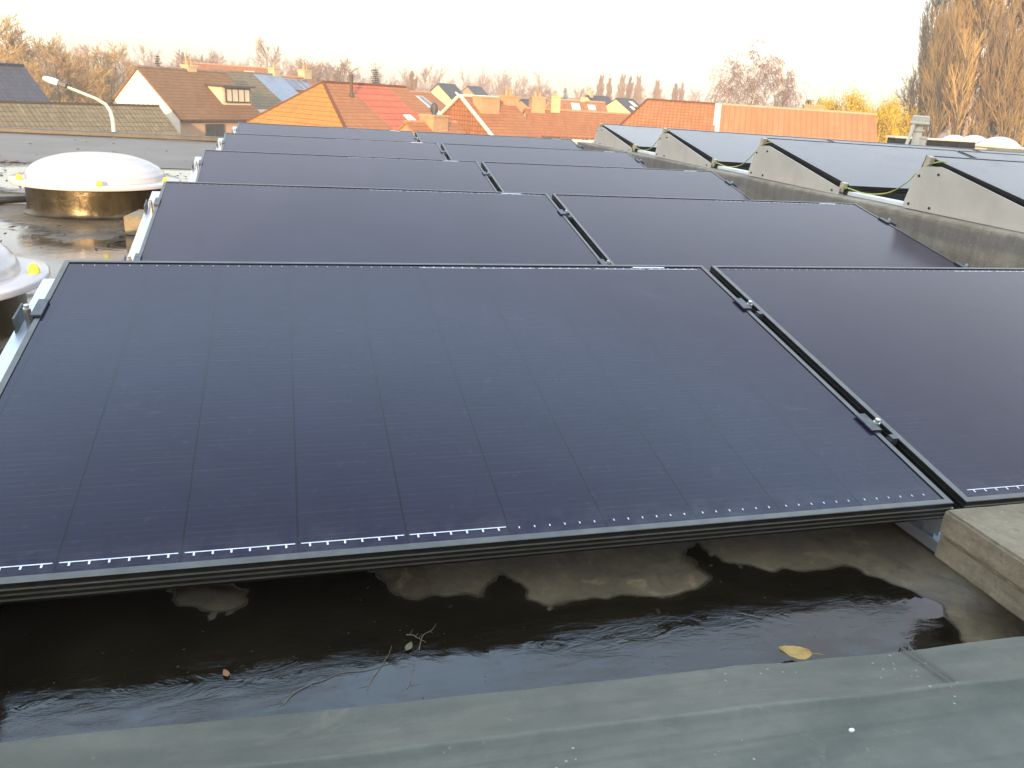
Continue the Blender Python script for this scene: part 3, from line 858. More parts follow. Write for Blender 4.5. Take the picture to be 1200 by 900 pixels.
# ------------------------------------------------------------------ roof domes
def dome_mat():
    m, nt, bs = new_mat('opal_acrylic')
    v = coord(nt)
    dirt = ramp(nt, noise_n(nt, 5, 7, .7, v, .5), [(.4, (0, 0, 0)), (.75, (.35, .35, .35))])
    sp = nt.nodes.new('ShaderNodeSeparateXYZ'); nt.links.new(v, sp.inputs[0])
    nt.links.new(mixc(nt, dirt, (.76, .72, .695), (.50, .46, .42)), bs.inputs['Base Color'])
    ring = mathn(nt, 'SINE', mathn(nt, 'MULTIPLY', sp.outputs[2], 240))
    bump(nt, bs, mathn(nt, 'ADD', mathn(nt, 'MULTIPLY', ring, .5), noise_n(nt, 6, 3, .5, v)), .35, .006)
    bs.inputs['Roughness'].default_value = .12
    bs.inputs['Subsurface Weight'].default_value = .0
    tr = nt.nodes.new('ShaderNodeBsdfTranslucent'); tr.inputs[0].default_value = (.75, .70, .68, 1)
    mx = nt.nodes.new('ShaderNodeMixShader'); mx.inputs[0].default_value = .35
    out = nt.nodes['Material Output']
    nt.links.new(bs.outputs[0], mx.inputs[1]); nt.links.new(tr.outputs[0], mx.inputs[2]); nt.links.new(mx.outputs[0], out.inputs[0])
    return m
MAT['dome'] = dome_mat()
def kerb_mat():
    m, nt, bs = new_mat('foil_kerb')
    v = coord(nt)
    n1 = noise_n(nt, 1, 5, .6, coord(nt, 'Object', (9, 9, 2)))
    nt.links.new(ramp(nt, n1, [(.3, (.032, .026, .017)), (.5, (.068, .053, .032)), (.72, (.13, .10, .058))]), bs.inputs['Base Color'])
    bs.inputs['Metallic'].default_value = .75; bs.inputs['Roughness'].default_value = .36
    bump(nt, bs, noise_n(nt, 11, 4, .55, v, .6), .5, .012)
    return m
MAT['kerb'] = kerb_mat()
MAT['cap'] = mottled('yellow_cap', (.72, .62, .03), (.78, .68, .05), 20, .4, 0, 0)
def make_dome(angs):
    root = empty('roof_dome')
    mb = MB(); mb.lathe([(.35, 0), (.336, .008), (.331, .022), (.33, .05), (.33, .142)], 64); mb.build('kerb', MAT['kerb'], root, smooth=True)
    mb = MB(); mb.lathe([(.30, .142), (.392, .142), (.396, .146), (.396, .158), (.392, .162), (.33, .165), (.31, .165)], 64, close=True); mb.build('flange', MAT['dome'], root, smooth=True)
    mb = MB(); prof = []
    for i in range(17):
        a = math.pi / 2 * i / 16
        prof.append((.325 * math.cos(a) ** .9 + .0005, .165 + .122 * math.sin(a)))
    mb.lathe(prof, 72); mb.build('dome', MAT['dome'], root, smooth=True)
    for a in angs:
        x, y = .362 * math.cos(R(a)), .362 * math.sin(R(a))
        mb = MB(); mb.lathe([(.0155, 0), (.015, .008), (.010, .021), (.003, .026), (.0005, .026)], 16, (x, y, .1632)); mb.build('fixing_cap', MAT['cap'], root, smooth=True)
    return root
d1 = make_dome((-78, -20, 40, 100, 160, 212))
d1.location = (-.455, 3.67, .004)
tag(d1, 'whole white roof dome on a golden kerb, beyond the second panel row', 'roof dome', 'white roof domes on the flat roof')
d2 = copy_tree(d1); d2.location = (-.555, 1.42, .004); d2.rotation_euler = (0, 0, R(47 - 100 + 78))
tag(d2, 'white roof dome cut off by the left picture edge, beside the front panel', 'roof dome', 'white roof domes on the flat roof')
cable([(-3.2, 3.9, .02), (-1.9, 3.86, .022), (-1.3, 3.80, .022), (-1.0, 3.78, .022), (-.84, 3.84, .024)], .018, MAT['black'], 'black hose lying on the wet roof, running into the white dome', 'hose', cat='hose')

# twigs and leaves
MAT['twig_dry'] = mottled('dry_twig', (.13, .105, .065), (.22, .18, .12), 40, .8, 0, .1)
def twig(pxs, r, label):
    pts = []
    for k, (a, c) in enumerate(pxs):
        q = onz(a, c, 0) + Vector((0, 0, .004 + r + .001 * (k % 2)))
        if pts:
            m_ = (pts[-1] + q) / 2 + Vector((noise.noise(q * 90), noise.noise(q * 70 + Vector((3, 1, 0))), 0)) * .006
            pts.append(m_)
        pts.append(q)
    return cable(pts, r, MAT['twig_dry'], label, 'twig', 'dry twigs in the front puddle', 'twig')
twig([(332, 830), (365, 805), (400, 792), (440, 786), (462, 780), (472, 772)], .00045, 'long curved pale twig lying in the front puddle')
twig([(430, 812), (446, 785), (459, 760)], .0004, 'short straight twig crossing the long curved twig')
twig([(477, 810), (482, 795), (487, 776)], .0004, 'thin upright twig just right of the long curved twig')
twig([(491, 765), (496, 748), (511, 734)], .0005, 'forked twig topmost in the puddle, leaning to the right')
twig([(476, 747), (488, 751), (499, 756)], .0006, 'short brown twig lying across the topmost twig')
MAT['leaf'] = mottled('yellow_leaf', (.40, .22, .05), (.50, .30, .08), 30, .6, 0, .2)
c = onz(932, 768, .012)
lf = MB()
NU, NV = 14, 8
for a_ in range(NU + 1):
    t = a_ / NU; x = -.028 + .056 * t
    hw_ = .019 * math.sin(math.pi * min(1, t * .93 + .07)) ** .8 * (1 - .25 * t) + .0004
    for b_ in range(NV + 1):
        f_ = b_ / NV * 2 - 1
        rag = 1 + .10 * noise.noise(Vector((t * 9, b_ * 2.0, 3)))
        lf.v.append((x + .003 * f_ * f_, f_ * hw_ * rag, .0015 + .007 * abs(f_) ** 1.5 * (.4 + .6 * t) + .005 * (t - .4) ** 2 * 4 + .0012 * noise.noise(Vector((t * 6, f_ * 3, 1)))))
for a_ in range(NU):
    for b_ in range(NV):
        k_ = a_ * (NV + 1) + b_
        lf.f.append((k_, k_ + NV + 1, k_ + NV + 2, k_ + 1)); lf.uv.append(None)
lf.path([(-.028, 0, .004), (-.036, .004, .007), (-.041, .011, .010)], .0007, 5)
def leaf_mat(name, c1, c2):
    m, nt, b = new_mat(name); v = coord(nt)
    c = ramp(nt, noise_n(nt, 60, 6, .7, v), [(.35, c1), (.6, c2), (.78, tuple(q * .35 for q in c1))])
    sp = nt.nodes.new('ShaderNodeSeparateXYZ'); nt.links.new(v, sp.inputs[0])
    ay = mathn(nt, 'ABSOLUTE', sp.outputs[1])
    vein = mathn(nt, 'LESS_THAN', mathn(nt, 'FRACT', mathn(nt, 'MULTIPLY', mathn(nt, 'SUBTRACT', sp.outputs[0], ay), 130)), .14)
    mid = mathn(nt, 'LESS_THAN', ay, .0007)
    c = mixc(nt, mathn(nt, 'MULTIPLY', mathn(nt, 'MAXIMUM', vein, mid), .45), c, tuple(q * .5 for q in c1))
    nt.links.new(c, b.inputs['Base Color']); b.inputs['Roughness'].default_value = .55
    return m
MAT['leaf'] = leaf_mat('yellow_leaf', (.34, .19, .04), (.46, .29, .07))
lo = lf.build('leaf', MAT['leaf'], smooth=True); lo.location = c; lo.scale = (.82, .82, .82); lo.rotation_euler = (0, 0, R(168))
md = lo.modifiers.new('thick', 'SOLIDIFY'); md.thickness = .0008
tag(lo, 'yellow fallen leaf floating in the puddle beside the coping', 'leaf')
# leaf litter and grit: nobody could count it
rng = random.Random(5)
mb = MB()
def fleck(x, y, z, s):
    a = rng.uniform(0, 6.28); k = rng.uniform(.25, .7)
    u_ = Vector((math.cos(a), math.sin(a), rng.uniform(-.2, .2))) * s; v_ = Vector((-math.sin(a) * k, math.cos(a) * k, rng.uniform(0, .3))) * s
    p = Vector((x, y, z))
    mb.face((p - u_, p + v_ * .7, p + u_, p - v_ * .6))
for _ in range(900):
    x = rng.uniform(-4, 0)
    if rng.random() < .3: fleck(rng.uniform(-3.2, -.9), rng.gauss(5.72, .07), .013, rng.uniform(.008, .03))
    y = 5.2 + rng.gauss(0, .12) + x * .02 if rng.random() < .35 else rng.choice((rng.gauss(3.1, .12), rng.gauss(2.85, .2), rng.gauss(4.6, .25)))
    if (x + .455) ** 2 + (y - 3.67) ** 2 < .16: continue
    fleck(x, y, .013, rng.uniform(.005, .028))
for _ in range(90):
    fleck(rng.uniform(-3, -.1), rng.uniform(6.2, 8), .01, rng.uniform(.005, .02))
for _ in range(150):
    q = onz(rng.uniform(0, 1150), rng.uniform(690, 820), 0)
    if q.y < -.32: continue
    fleck(q.x, q.y, .0075, rng.uniform(.0006, .0022))
MAT['litter'] = mottled('leaf_litter', (.03, .02, .013), (.10, .06, .035), 3, .8, 0, 0)
tag(mb.build('leaf_litter', MAT['litter']), 'brown leaf litter and grit scattered over the wet roof', 'leaf litter', kind='stuff')
def small_leaf(px, py, sc, rz, m, label):
    q = onz(px, py, .006)
    o = lo.copy(); o.data = lo.data.copy(); COL.objects.link(o); o.location = q; o.scale = (sc, sc, sc); o.rotation_euler = (0, 0, rz)
    o.data.materials.clear(); o.data.materials.append(m); tag(o, label, 'leaf')
MAT['leaf_old'] = mottled('old_leaf', (.10, .09, .04), (.16, .14, .07), 40, .8, 0, .2)
MAT['leaf_brown'] = mottled('brown_leaf', (.22, .10, .04), (.30, .15, .06), 40, .8, 0, .2)
small_leaf(479, 759, .27, 1.0, MAT['leaf_old'], 'small dull greenish leaf beside the crossing twigs in the puddle')
small_leaf(265, 790, .22, 2.0, MAT['leaf_brown'], 'tiny brown leaf scrap floating in the left of the puddle')
c = onz(998, 856, .168)
mb = MB(); mb.lathe([(.0005, -.001), (.004, -.001), (.0046, .001), (.003, .003), (.0005, .0035)], 9)
o = mb.build('pebble', MAT['sticker'], smooth=True); o.location = c; o.scale = (.7, .45, .6)
tag(o, 'tiny white pebble on the near coping', 'pebble')

# ================================================================== BEYOND THE ROOF
# street lamp
lp = at(134, 160, 21)
lr = tag(empty('street_lamp', (lp.x, 21, GROUND)), 'pale street lamp with curved arm behind the flat roof', 'street lamp')
top = at(134, 128, 21).z - GROUND
hx = at(76, 101, 21); hz = hx.z - GROUND; dx = hx.x - lp.x
mb = MB(); mb.path([(0, 0, 0), (0, 0, top * .5), (0, 0, top - .25), (-.03, 0, top - .05), (-.12, 0, top + .10), (-.32, 0, top + .22), (dx, 0, hz)], .055, 12, .032)
mb.build('pole', MAT['lamp_grey'], lr, smooth=True)
d = Vector((dx + .32, 0, hz - top - .22)).normalized()
ang = math.atan2(d.z, -d.x)
M = Matrix.Translation((dx, 0, hz)) @ Matrix.Scale(.82, 4) @ Matrix.Rotation(-math.pi + -0, 4, 'Z') @ Matrix.Rotation(-ang, 4, 'Y')
mb = MB(); mb.box((-.05, -.11, -.05), (.18, .11, .10), M); h1 = mb.build('lamp_housing', MAT['lamp_dark'], lr, bevel=.02)
mb = MB()
sec = [(.182, .10, -.05, .095), (.32, .12, -.06, .095), (.5, .11, -.05, .07), (.56, .07, -.03, .04)]
for x, hw, z0, z1 in sec:
    for yy, zz in ((-hw, z0), (hw, z0), (hw * .8, z1), (-hw * .8, z1)): mb.v.append(tuple(M @ Vector((x, yy, zz))))
for i in range(len(sec) - 1):
    for q in range(4):
        e = (q + 1) % 4
        mb.f.append((i * 4 + q, i * 4 + e, i * 4 + 4 + e, i * 4 + 4 + q)); mb.uv.append(None)
mb.f += [(0, 3, 2, 1), (12, 13, 14, 15)]; mb.uv += [None, None]
mb.build('lamp_cover', MAT['w_white'], lr)

# ------------------------------------------------------------------ houses
def house(name, label, cx, cy, head, w, l, ze, zr, wall, roof, hip=(0, 0), over=.25, strips=None, ridge='ridge_orange', group=None, verge=None, gutter=True, z0=GROUND):
    """ridge along local x; origin at the ground below the middle"""
    root = tag(empty(name, (cx, cy, z0), (0, 0, R(head))), label, 'house', group)
    ze -= z0; zr -= z0
    hw, hl = w / 2, l / 2
    sl = (zr - ze) / hw
    mb = MB()
    # walls, with gables where there is no hip
    A = [(-hl, -hw), (hl, -hw), (hl, hw), (-hl, hw)]
    e = ze - .06
    for i in range(4):
        a, c = A[i], A[(i + 1) % 4]
        dl = math.hypot(c[0] - a[0], c[1] - a[1])
        mb.face(((*a, 0), (*c, 0), (*c, e), (*a, e)), [(0, 0), (dl, 0), (dl, e), (0, e)])
    if not hip[0]: mb.face(((-hl, hw, e), (-hl, -hw, e), (-hl, 0, zr - .08)), [(0, e), (w, e), (hw, zr)])
    if not hip[1]: mb.face(((hl, -hw, e), (hl, hw, e), (hl, 0, zr - .08)), [(0, e), (w, e), (hw, zr)])
    mb.build('wall', wall, root)
    # roof planes
    T = .14
    xr0, xr1 = -hl + hip[0], hl - hip[1]
    ov0 = over if not hip[0] else over; ov1 = over
    def plane(pts, m, nm='roof'):
        """pts: (x,y,z) with UV from ridge direction and slope"""
        P = [Vector(p) for p in pts]
        nrm = (P[1] - P[0]).cross(P[2] - P[0]).normalized()
        if nrm.z < 0: P.reverse(); nrm = -nrm
        ua = Vector((-nrm.y, nrm.x, 0)).normalized(); va = nrm.cross(ua)
        m2 = MB()
        m2.face([p + nrm * T * .5 for p in P], [(p.dot(ua), p.dot(va)) for p in P])
        m2.face([p - nrm * T * .5 for p in reversed(P)], [(p.dot(ua), p.dot(va)) for p in reversed(P)])
        for i in range(len(P)):
            a, c = P[i], P[(i + 1) % len(P)]
            m2.face((a - nrm * T * .5, c - nrm * T * .5, c + nrm * T * .5, a + nrm * T * .5), [(a.dot(ua), a.dot(va)), (c.dot(ua), c.dot(va)), (c.dot(ua), c.dot(va) + T), (a.dot(ua), a.dot(va) + T)])
        return m2.build(nm, m, root)
    yo = hw + over; zo = ze - over * sl
    xl, xh = -hl - ov0 * (0 if hip[0] else .6) , hl + ov1 * (0 if hip[1] else .6)
    front = None
    def slope(s, mats):
        nonlocal front
        # strips of differing tiles along the ridge: (fraction limits, material)
        for f0, f1, m in mats:
            e0 = xl + (xh - xl) * f0; e1 = xl + (xh - xl) * f1
            r0 = max(e0, xr0) if f0 == 0 and hip[0] else e0; r1 = min(e1, xr1) if f1 == 1 and hip[1] else e1
            if f0 == 0 and hip[0]: r0 = xr0
            if f1 == 1 and hip[1]: r1 = xr1
            g_ = .012 if len(mats) > 1 else 0
            o = plane([(e0 + g_, s * yo, zo), (e1 - g_, s * yo, zo), (r1 - g_, 0, zr), (r0 + g_, 0, zr)], m)
            if s < 0: front = o
    slope(-1, strips or [(0, 1, roof)]); slope(1, [(0, 1, roof)])
    if hip[0]: plane([(xl, yo, zo), (xl, -yo, zo), (xr0, 0, zr)], hip[2] if len(hip) > 2 else roof)
    if hip[1]: plane([(xh, -yo, zo), (xh, yo, zo), (xr1, 0, zr)], roof)
    # ridge tiles
    m2 = MB(); x = xr0 if hip[0] else xl; x1 = xr1 if hip[1] else xh
    while x < x1 - .05:
        m2.tube((x, 0, zr + .05), (min(x + .38, x1), 0, zr + .05), .13, .10, 8, True); x += .36
    if hip[0]:
        for s in (-1, 1): m2.tube((xl, s * yo, zo + .06), (xr0, 0, zr + .06), .10, .10, 7, True)
    if hip[1]:
        for s in (-1, 1): m2.tube((xh, s * yo, zo + .06), (xr1, 0, zr + .06), .10, .10, 7, True)
    m2.build('ridge_tiles', ridge if not isinstance(ridge, str) else MAT[ridge], root)
    if gutter:
        m2 = MB(); m2.box((xl, -yo - .10, zo - .12), (xh, -yo - .005, zo - .02)); m2.build('gutter', MAT['gutter'], root)
    if verge:
        m2 = MB()
        for s in (-1, 1):
            ln = math.hypot(yo, zr - zo); k = int(ln / .34)
            for i in range(k):
                t0, t1 = i / k, (i + .86) / k
                if hip[0]: continue
                m2.tube((xl - .02, s * yo * (1 - t0), zo + (zr - zo) * t0 + .09), (xl - .02, s * yo * (1 - t1), zo + (zr - zo) * t1 + .09), .13, .15, 6, True)
        m2.build('verge_tiles', verge, root)
    root['_'] = 0
    del root['_']
    return root, dict(hw=hw, hl=hl, ze=ze, zr=zr, yo=yo, zo=zo, xl=xl, xh=xh, sl=sl)
def slope_M(q, x, v, side=-1, lift=.09):
    """matrix on the roof slope: local x along ridge, y up the slope, z out; v = distance below the ridge"""
    th = math.atan2(q['zr'] - q['zo'], q['yo'])
    y = side * v * math.cos(th); z = q['zr'] - v * math.sin(th)
    if side < 0:
        Rm = Matrix.Rotation(th, 4, 'X')
    else:
        Rm = Matrix.Rotation(math.pi, 4, 'Z') @ Matrix.Rotation(th, 4, 'X')
    return Matrix.Translation((x, y, z)) @ Rm @ Matrix.Translation((0, 0, lift))
def chimney(root, x, y, z0, z1, sx, sy, m, pots=1, cowl=False):
    mb = MB(); mb.box((x - sx / 2, y - sy / 2, z0), (x + sx / 2, y + sy / 2, z1))
    mb.box((x - sx / 2 - .06, y - sy / 2 - .06, z1), (x + sx / 2 + .06, y + sy / 2 + .06, z1 + .12))
    c = mb.build('chimney', m, root)
    mb = MB()
    for k in range(pots):
        px = x + (k - (pots - 1) / 2) * .42
        if cowl:
            mb.lathe([(.16, 0), (.16, .12), (.24, .14), (.26, .4), (.2, .62), (.08, .76), (.001, .8)], 14, (px, y, z1 + .12))
        else:
            mb.lathe([(.15, 0), (.12, .38), (.15, .40), (.15, .46), (.10, .46), (.10, .1)], 12, (px, y, z1 + .12))
    mb.build('chimney_pot', MAT['gutter'] if cowl else MAT['b_orange'], c)
    return c
def window(root, M, w, h, cols=2, frame=None, pane=None):
    """upright window in the local x,z plane of M, facing -y"""
    t = .09
    mb = MB()
    mb.box((-w / 2, -.07, -h / 2), (-w / 2 + t, .02, h / 2), M); mb.box((w / 2 - t, -.07, -h / 2), (w / 2, .02, h / 2), M)
    mb.box((-w / 2 + t, -.07, -h / 2), (w / 2 - t, .02, -h / 2 + t), M); mb.box((-w / 2 + t, -.07, h / 2 - t), (w / 2 - t, .02, h / 2), M)
    for k in range(1, cols):
        x = -w / 2 + w * k / cols
        mb.box((x - .035, -.06, -h / 2 + t), (x + .035, .01, h / 2 - t), M)
    f = mb.build('window', frame or MAT['brownwood'], root)
    mb = MB(); mb.box((-w / 2 + t * .5, -.03, -h / 2 + t * .5), (w / 2 - t * .5, -.015, h / 2 - t * .5), M); mb.build('pane', pane or MAT['pane'], f)
    return f
def rooflight(root, M, w, h, nm='rooflight', m=None):
    mb = MB(); t = .07
    mb.box((-w / 2, -h / 2, 0), (w / 2, -h / 2 + t, .09), M); mb.box((-w / 2, h / 2 - t, 0), (w / 2, h / 2, .09), M)
    mb.box((-w / 2, -h / 2 + t, 0), (-w / 2 + t, h / 2 - t, .09), M); mb.box((w / 2 - t, -h / 2 + t, 0), (w / 2, h / 2 - t, .09), M)
    f = mb.build(nm, MAT['trim'] if nm == 'rooflight' else MAT['lamp_grey'], root)
    mb = MB(); mb.box((-w / 2 + t * .6, -h / 2 + t * .6, .03), (w / 2 - t * .6, h / 2 - t * .6, .07), M); mb.build('pane', m or MAT['skyl'], f)
    return f
def aerial(root, x, y, z0, h):
    mb = MB(); mb.tube((x, y, z0), (x, y, z0 + h), .03, .025, 5, True)
    mb.tube((x - .6, y, z0 + h - .1), (x + .6, y, z0 + h - .1), .02, .02, 4, True)
    for k in range(7): mb.tube((x - .55 + k * .18, y - .28, z0 + h - .1), (x - .55 + k * .18, y + .28, z0 + h - .1), .014, .014, 3)
    mb.build('aerial', MAT['lamp_grey'], root)
FM = lambda x, y, z: Matrix.Translation((x, y, z))
def LM(x, y, z): return Matrix.Translation((x, y, z)) @ Matrix.Rotation(-math.pi / 2, 4, 'Z')     # facing -x (left gable)

# white-gabled house
h3, q = house('brown_roof_house', 'white gabled house with brown tiles and a flat roofed dormer', -7.13, 72.42, 48.2, 7.95, 8.6, -2.63, .64, MAT['w_white'], MAT['t_brown'], ridge='ridge_brown')
mb = MB(); mb.box((-4.29, -4.02, 0), (4.3, -3.978, q['ze'] - .3)); mb.build('front_wall', MAT['w_peach'], h3)
window(h3, FM(-1.0, -4.05, q['ze'] - 1.15), 1.9, 1.3, 2)
# dormer
x0 = 2.6; zt = q['zr'] - 1.05; zb = q['zr'] - 2.35; ydf = -3.0
mb = MB()
for xx in (x0 - 1.5, x0 + 1.5):
    mb.prism([(ydf, zb - .05), (ydf, zt), (-.95, zt), ], xx - .06, xx + .06, Matrix(((0, 0, 1, 0), (1, 0, 0, 0), (0, 1, 0, 0), (0, 0, 0, 1))))
mb.box((x0 - 1.44, ydf - .02, zb - .05), (x0 + 1.44, ydf + .1, zt))
dm = mb.build('dormer', MAT['w_cream'], h3)
mb = MB(); mb.box((x0 - 1.75, ydf - .35, zt + .002), (x0 + 1.75, -.9, zt + .16)); mb.build('dormer_roof', MAT['brownwood'], dm)
window(dm, FM(x0, ydf - .09, (zb + zt) / 2 + .05), 2.7, 1.1, 4, None, MAT['curtain'])
aerial(h3, .5, .25, q['zr'] + .2, 1.5)
chimney(h3, .75, .2, q['zr'] - .8, q['zr'] + .32, .9, .8, MAT['b_yellow'], 2)
# next brown house along the terrace, with zinc strip
h4, q = house('brown_roof_house', 'brown tiled house with a blue grey zinc strip beside the dormer house', -2.7, 81.3, 52, 7.8, 9.0, -2.0, .72, MAT['w_cream'], MAT['t_brown'], ridge='ridge_brown', strips=[(0, .58, MAT['t_moss']), (.58, 1, MAT['zincroof'])])
mb = MB(); mb.box((-4.4, -4.4, q['zo'] - .2), (.6, -4.27, q['zo'] + .05)); mb.build('eaves_board', MAT['w_white'], h4)
window(h4, FM(-1.2, -3.95, q['ze'] - 1.0), 1.6, 1.2, 2)
chimney(h4, 4.0, .1, q['zr'] - .8, q['zr'] + .55, .8, .7, MAT['b_yellow'], 1)
# orange house with pv
h4b, q = house('orange_roof_house', 'orange tiled house carrying six dark photovoltaic panels on its slope', 0.6, 90, 50, 7.6, 8.0, -1.6, .62, MAT['b_red'], MAT['t_oldorange'])
for k in range(6):
    for j in range(1):
        M = slope_M(q, -2.6 + k * .98, 1.5, -1, .12)
        mb = MB(); mb.box((-.47, -.95, 0), (.47, .95, .05), M); fr = mb.build('photovoltaic_panel', MAT['lamp_grey'], h4b)
        mb = MB(); mb.box((-.43, -.91, .05), (.43, .91, .06), M); mb.build('pane', MAT['pv_far'], fr)
chimney(h4b, 3.6, .2, q['zr'] - .8, q['zr'] + .75, 1.2, .8, MAT['b_yellow'], 2)
# red roof with white gable behind
hr, q = house('red_roof_house', 'house with long red roof and small white gable behind the brown roofs', at(268, 90, 120).x, 120, 15, 7, 11, at(268, 94, 120).z - 1.3, at(262, 77, 120).z, MAT['w_white'], MAT['t_oldorange'])
rooflight(hr, slope_M(q, 2.5, 1.6), 1.3, 1.4)
# ochre hip house, terrace of three roof colours
h5, q = house('ochre_hip_house', 'big hipped house with ochre hip, red middle strip and orange end', 5.1, 58.6, 41, 8.9, 10.5, -2.25, .44, MAT['w_cream'], MAT['t_orange'], hip=(2.5, 0, MAT['t_yellow']),
              strips=[(0, .42, MAT['t_orange']), (.42, .80, MAT['t_red']), (.80, 1, MAT['t_orange'])], ridge=MAT['t_orange'])
M = slope_M(q, -1.5, 1.5, -1, 0)
p = M @ Vector((0, 0, .05))
mb = MB(); mb.tube(p, p + Vector((0, 0, 1.25)), .11, .11, 10, True); mb.tube(p + Vector((0, 0, 1.25)), p + Vector((0, 0, 1.37)), .15, .15, 10, True); mb.tube(p, p + Vector((0, -.0, .2)), .2, .14, 10)
mb.build('flue_pipe', MAT['brownwood'], h5)
rooflight(h5, slope_M(q, 2.0, 4.3), .7, 1.5)
# orange gable house with white verge tiles
h9, q = house('verge_tiled_house', 'orange tiled house with pale verge tiles edging its steep gable', 15.6, 63.8, 30, 7.4, 5.0, -2.5, .10, MAT['t_oldorange'], MAT['t_orange'], verge=MAT['trim'], ridge='trim')
# tile-hung gable gets its own UVs from object coords through the brick wall
chimney(h9, -1.0, -1.2, q['zr'] - 2.6, q['zr'] + .0, 1.9, 1.0, MAT['b_orange'], 0)
chimney(h9, 2.2, -.3, q['zr'] - 1.9, q['zr'] + .15, 1.5, 1.0, MAT['b_orange'], 2)
aerial(h9, 2.6, -.3, q['zr'] + .3, 1.6)
# small chimney stack house in front
hc, q = house('low_orange_house', 'low orange roof carrying a broad ochre chimney with round cowl', 9.9, 54.7, 41, 5.5, 5.0, -3.6, -1.6, MAT['b_orange'], MAT['t_orange'])
cc = at(508, 152, 54); 
chimney(hc, 0, -.2, 2.6, at(508, 137, 54).z - GROUND, 1.5, 1.2, MAT['b_orange'], 1, True)
# long orange roof mid
h10, q = house('long_orange_house', 'long low orange roofed house with cream wall below its eaves', 28.2, 74.5, 0.5, 5.2, 12.5, -2.75, -.72, MAT['w_yellow'], MAT['t_oldorange'])
mb = MB(); mb.box((-4.4, -2.95, q['zo'] - .35), (3.6, -2.86, q['zo'] - .03)); mb.build('eaves_board', MAT['w_white'], h10)
chimney(h10, -5.2, .0, q['zr'] - .9, q['zr'] + 1.0, 1.3, 1.0, MAT['b_orange'], 2)
chimney(h10, -3.5, .1, q['zr'] - .9, q['zr'] + 1.15, .9, .9, MAT['b_yellow'], 1)
# hipped orange
h12, q = house('hip_end_house', 'orange tiled house with sloping hip end left of the white party wall', 30.2, 62.9, -26, 7.6, 8.2, -2.3, .70, MAT['b_orange'], MAT['t_orange'], hip=(2.8, 0, MAT['t_oldorange']), ridge=MAT['t_orange'])
h13, q = house('pale_orange_house', 'long pale orange ribbed roof below the bare birch', 39.5, 58.4, -26.3, 6.2, 11.8, -1.95, .70, MAT['b_orange'], MAT['t_pale'], ridge='ridge_pale')
mb = MB()
for k in range(9):
    v = .1 + k * .42
    M = slope_M(q, -q['hl'] - .05, v, -1, .05)
    mb.box((-.26, -.38, 0), (.0, .02, .16), M); mb.box((.02, -.38, 0), (.22, .02, .13), M)
mb.build('party_wall', MAT['trim'], h13)
chimney(h13, 1.4, .6, q['zr'] - .8, q['zr'] + .35, 1.5, .9, MAT['b_orange'], 0)
# houses farther off
h7, q = house('yellow_gable_house', 'far yellow gabled house with dark roof and one rooflight', 23.0, 120, 62, 5.2, 8.0, -1.35, 1.0, MAT['w_yellow'], MAT['t_dark'], over=.15, ridge='gutter')
rooflight(h7, slope_M(q, .5, 2.0), .8, 1.0)
h8, q = house('dark_roof_house', 'small far house with dark roof and orange gable', 33.6, 150, 60, 4.6, 8.0, -1.0, 1.0, MAT['b_orange'], MAT['t_dark'], over=.15, ridge='gutter')
h6, q = house('solar_roof_house', 'house behind the ochre one with pale rooflights on an orange slope', at(484, 120, 78).x, 78, 52, 6.5, 6.5, at(490, 136, 78).z, at(478, 108, 78).z, MAT['b_orange'], MAT['t_orange'])
for k in range(2): rooflight(h6, slope_M(q, -1.3 + k * 1.25, 1.6), 1.1, 1.7, 'photovoltaic_panel', MAT['pv_far'])
rooflight(h6, slope_M(q, -.6, 3.5), 1.6, 1.2)
h11, q = house('far_orange_house', 'far orange roofed house with two long rooflights on its slope', at(668, 122, 105).x, 105, -8, 7, 9, at(668, 136, 105).z, at(668, 118, 105).z, MAT['b_orange'], MAT['t_orange'], hip=(2.0, 0))
rooflight(h11, slope_M(q, .5, 1.9), 1.1, 2.2); rooflight(h11, slope_M(q, 2.6, 1.6), 1.0, 1.2)
chimney(h11, -2.0, 0, q['zr'] - .8, q['zr'] + .5, .7, .7, MAT['b_yellow'], 1); chimney(h11, 1.6, 0.1, q['zr'] - .8, q['zr'] + .4, .6, .6, MAT['b_yellow'], 1)
h11b, q = house('grey_roof_house', 'far house with grey roof between the orange house and the yellow gable', at(700, 120, 130).x, 130, 40, 6, 7, at(700, 132, 130).z, at(697, 113, 130).z, MAT['w_cream'], MAT['t_dark'], over=.15, ridge='gutter')
chimney(h11b, -2.6, 0, q['zr'] - .8, q['zr'] + .7, .8, .8, MAT['b_yellow'], 1)
h11c, q = house('yellow_gable_house', 'far yellow gabled house above the long orange roof, rooflights on its right slope', 51.2, 122, 42, 5.4, 6.0, -1.15, .62, MAT['w_yellow'], MAT['t_dark'], over=.15, ridge='gutter')
rooflight(h11c, slope_M(q, .8, 1.3), 1.2, 1.3); rooflight(h11c, slope_M(q, -1.2, 2.4), .9, .9)
h14, q = house('dark_roof_house', 'far house with two dark roof slopes right of the double chimney', at(635, 122, 110).x, 110, 30, 6, 8, at(635, 132, 110).z, at(628, 118, 110).z, MAT['b_orange'], MAT['t_dark'], over=.15, ridge='gutter')
# left edge roofs
h1, q = house('slate_roof_house', 'house with plain dark slate roof at the left picture edge', -20.3, 58.1, 44.7, 9.5, 12.0, -3.82, .23, MAT['b_red'], MAT['t_slate'], ridge=MAT['t_slate'])
h2, q = house('mossy_roof_house', 'low house with mossy brown tiles behind the street lamp', -13.0, 60.4, 40.4, 5.3, 12.5, -4.0, -1.93, MAT['b_red'], MAT['t_moss'], ridge=MAT['t_moss'])

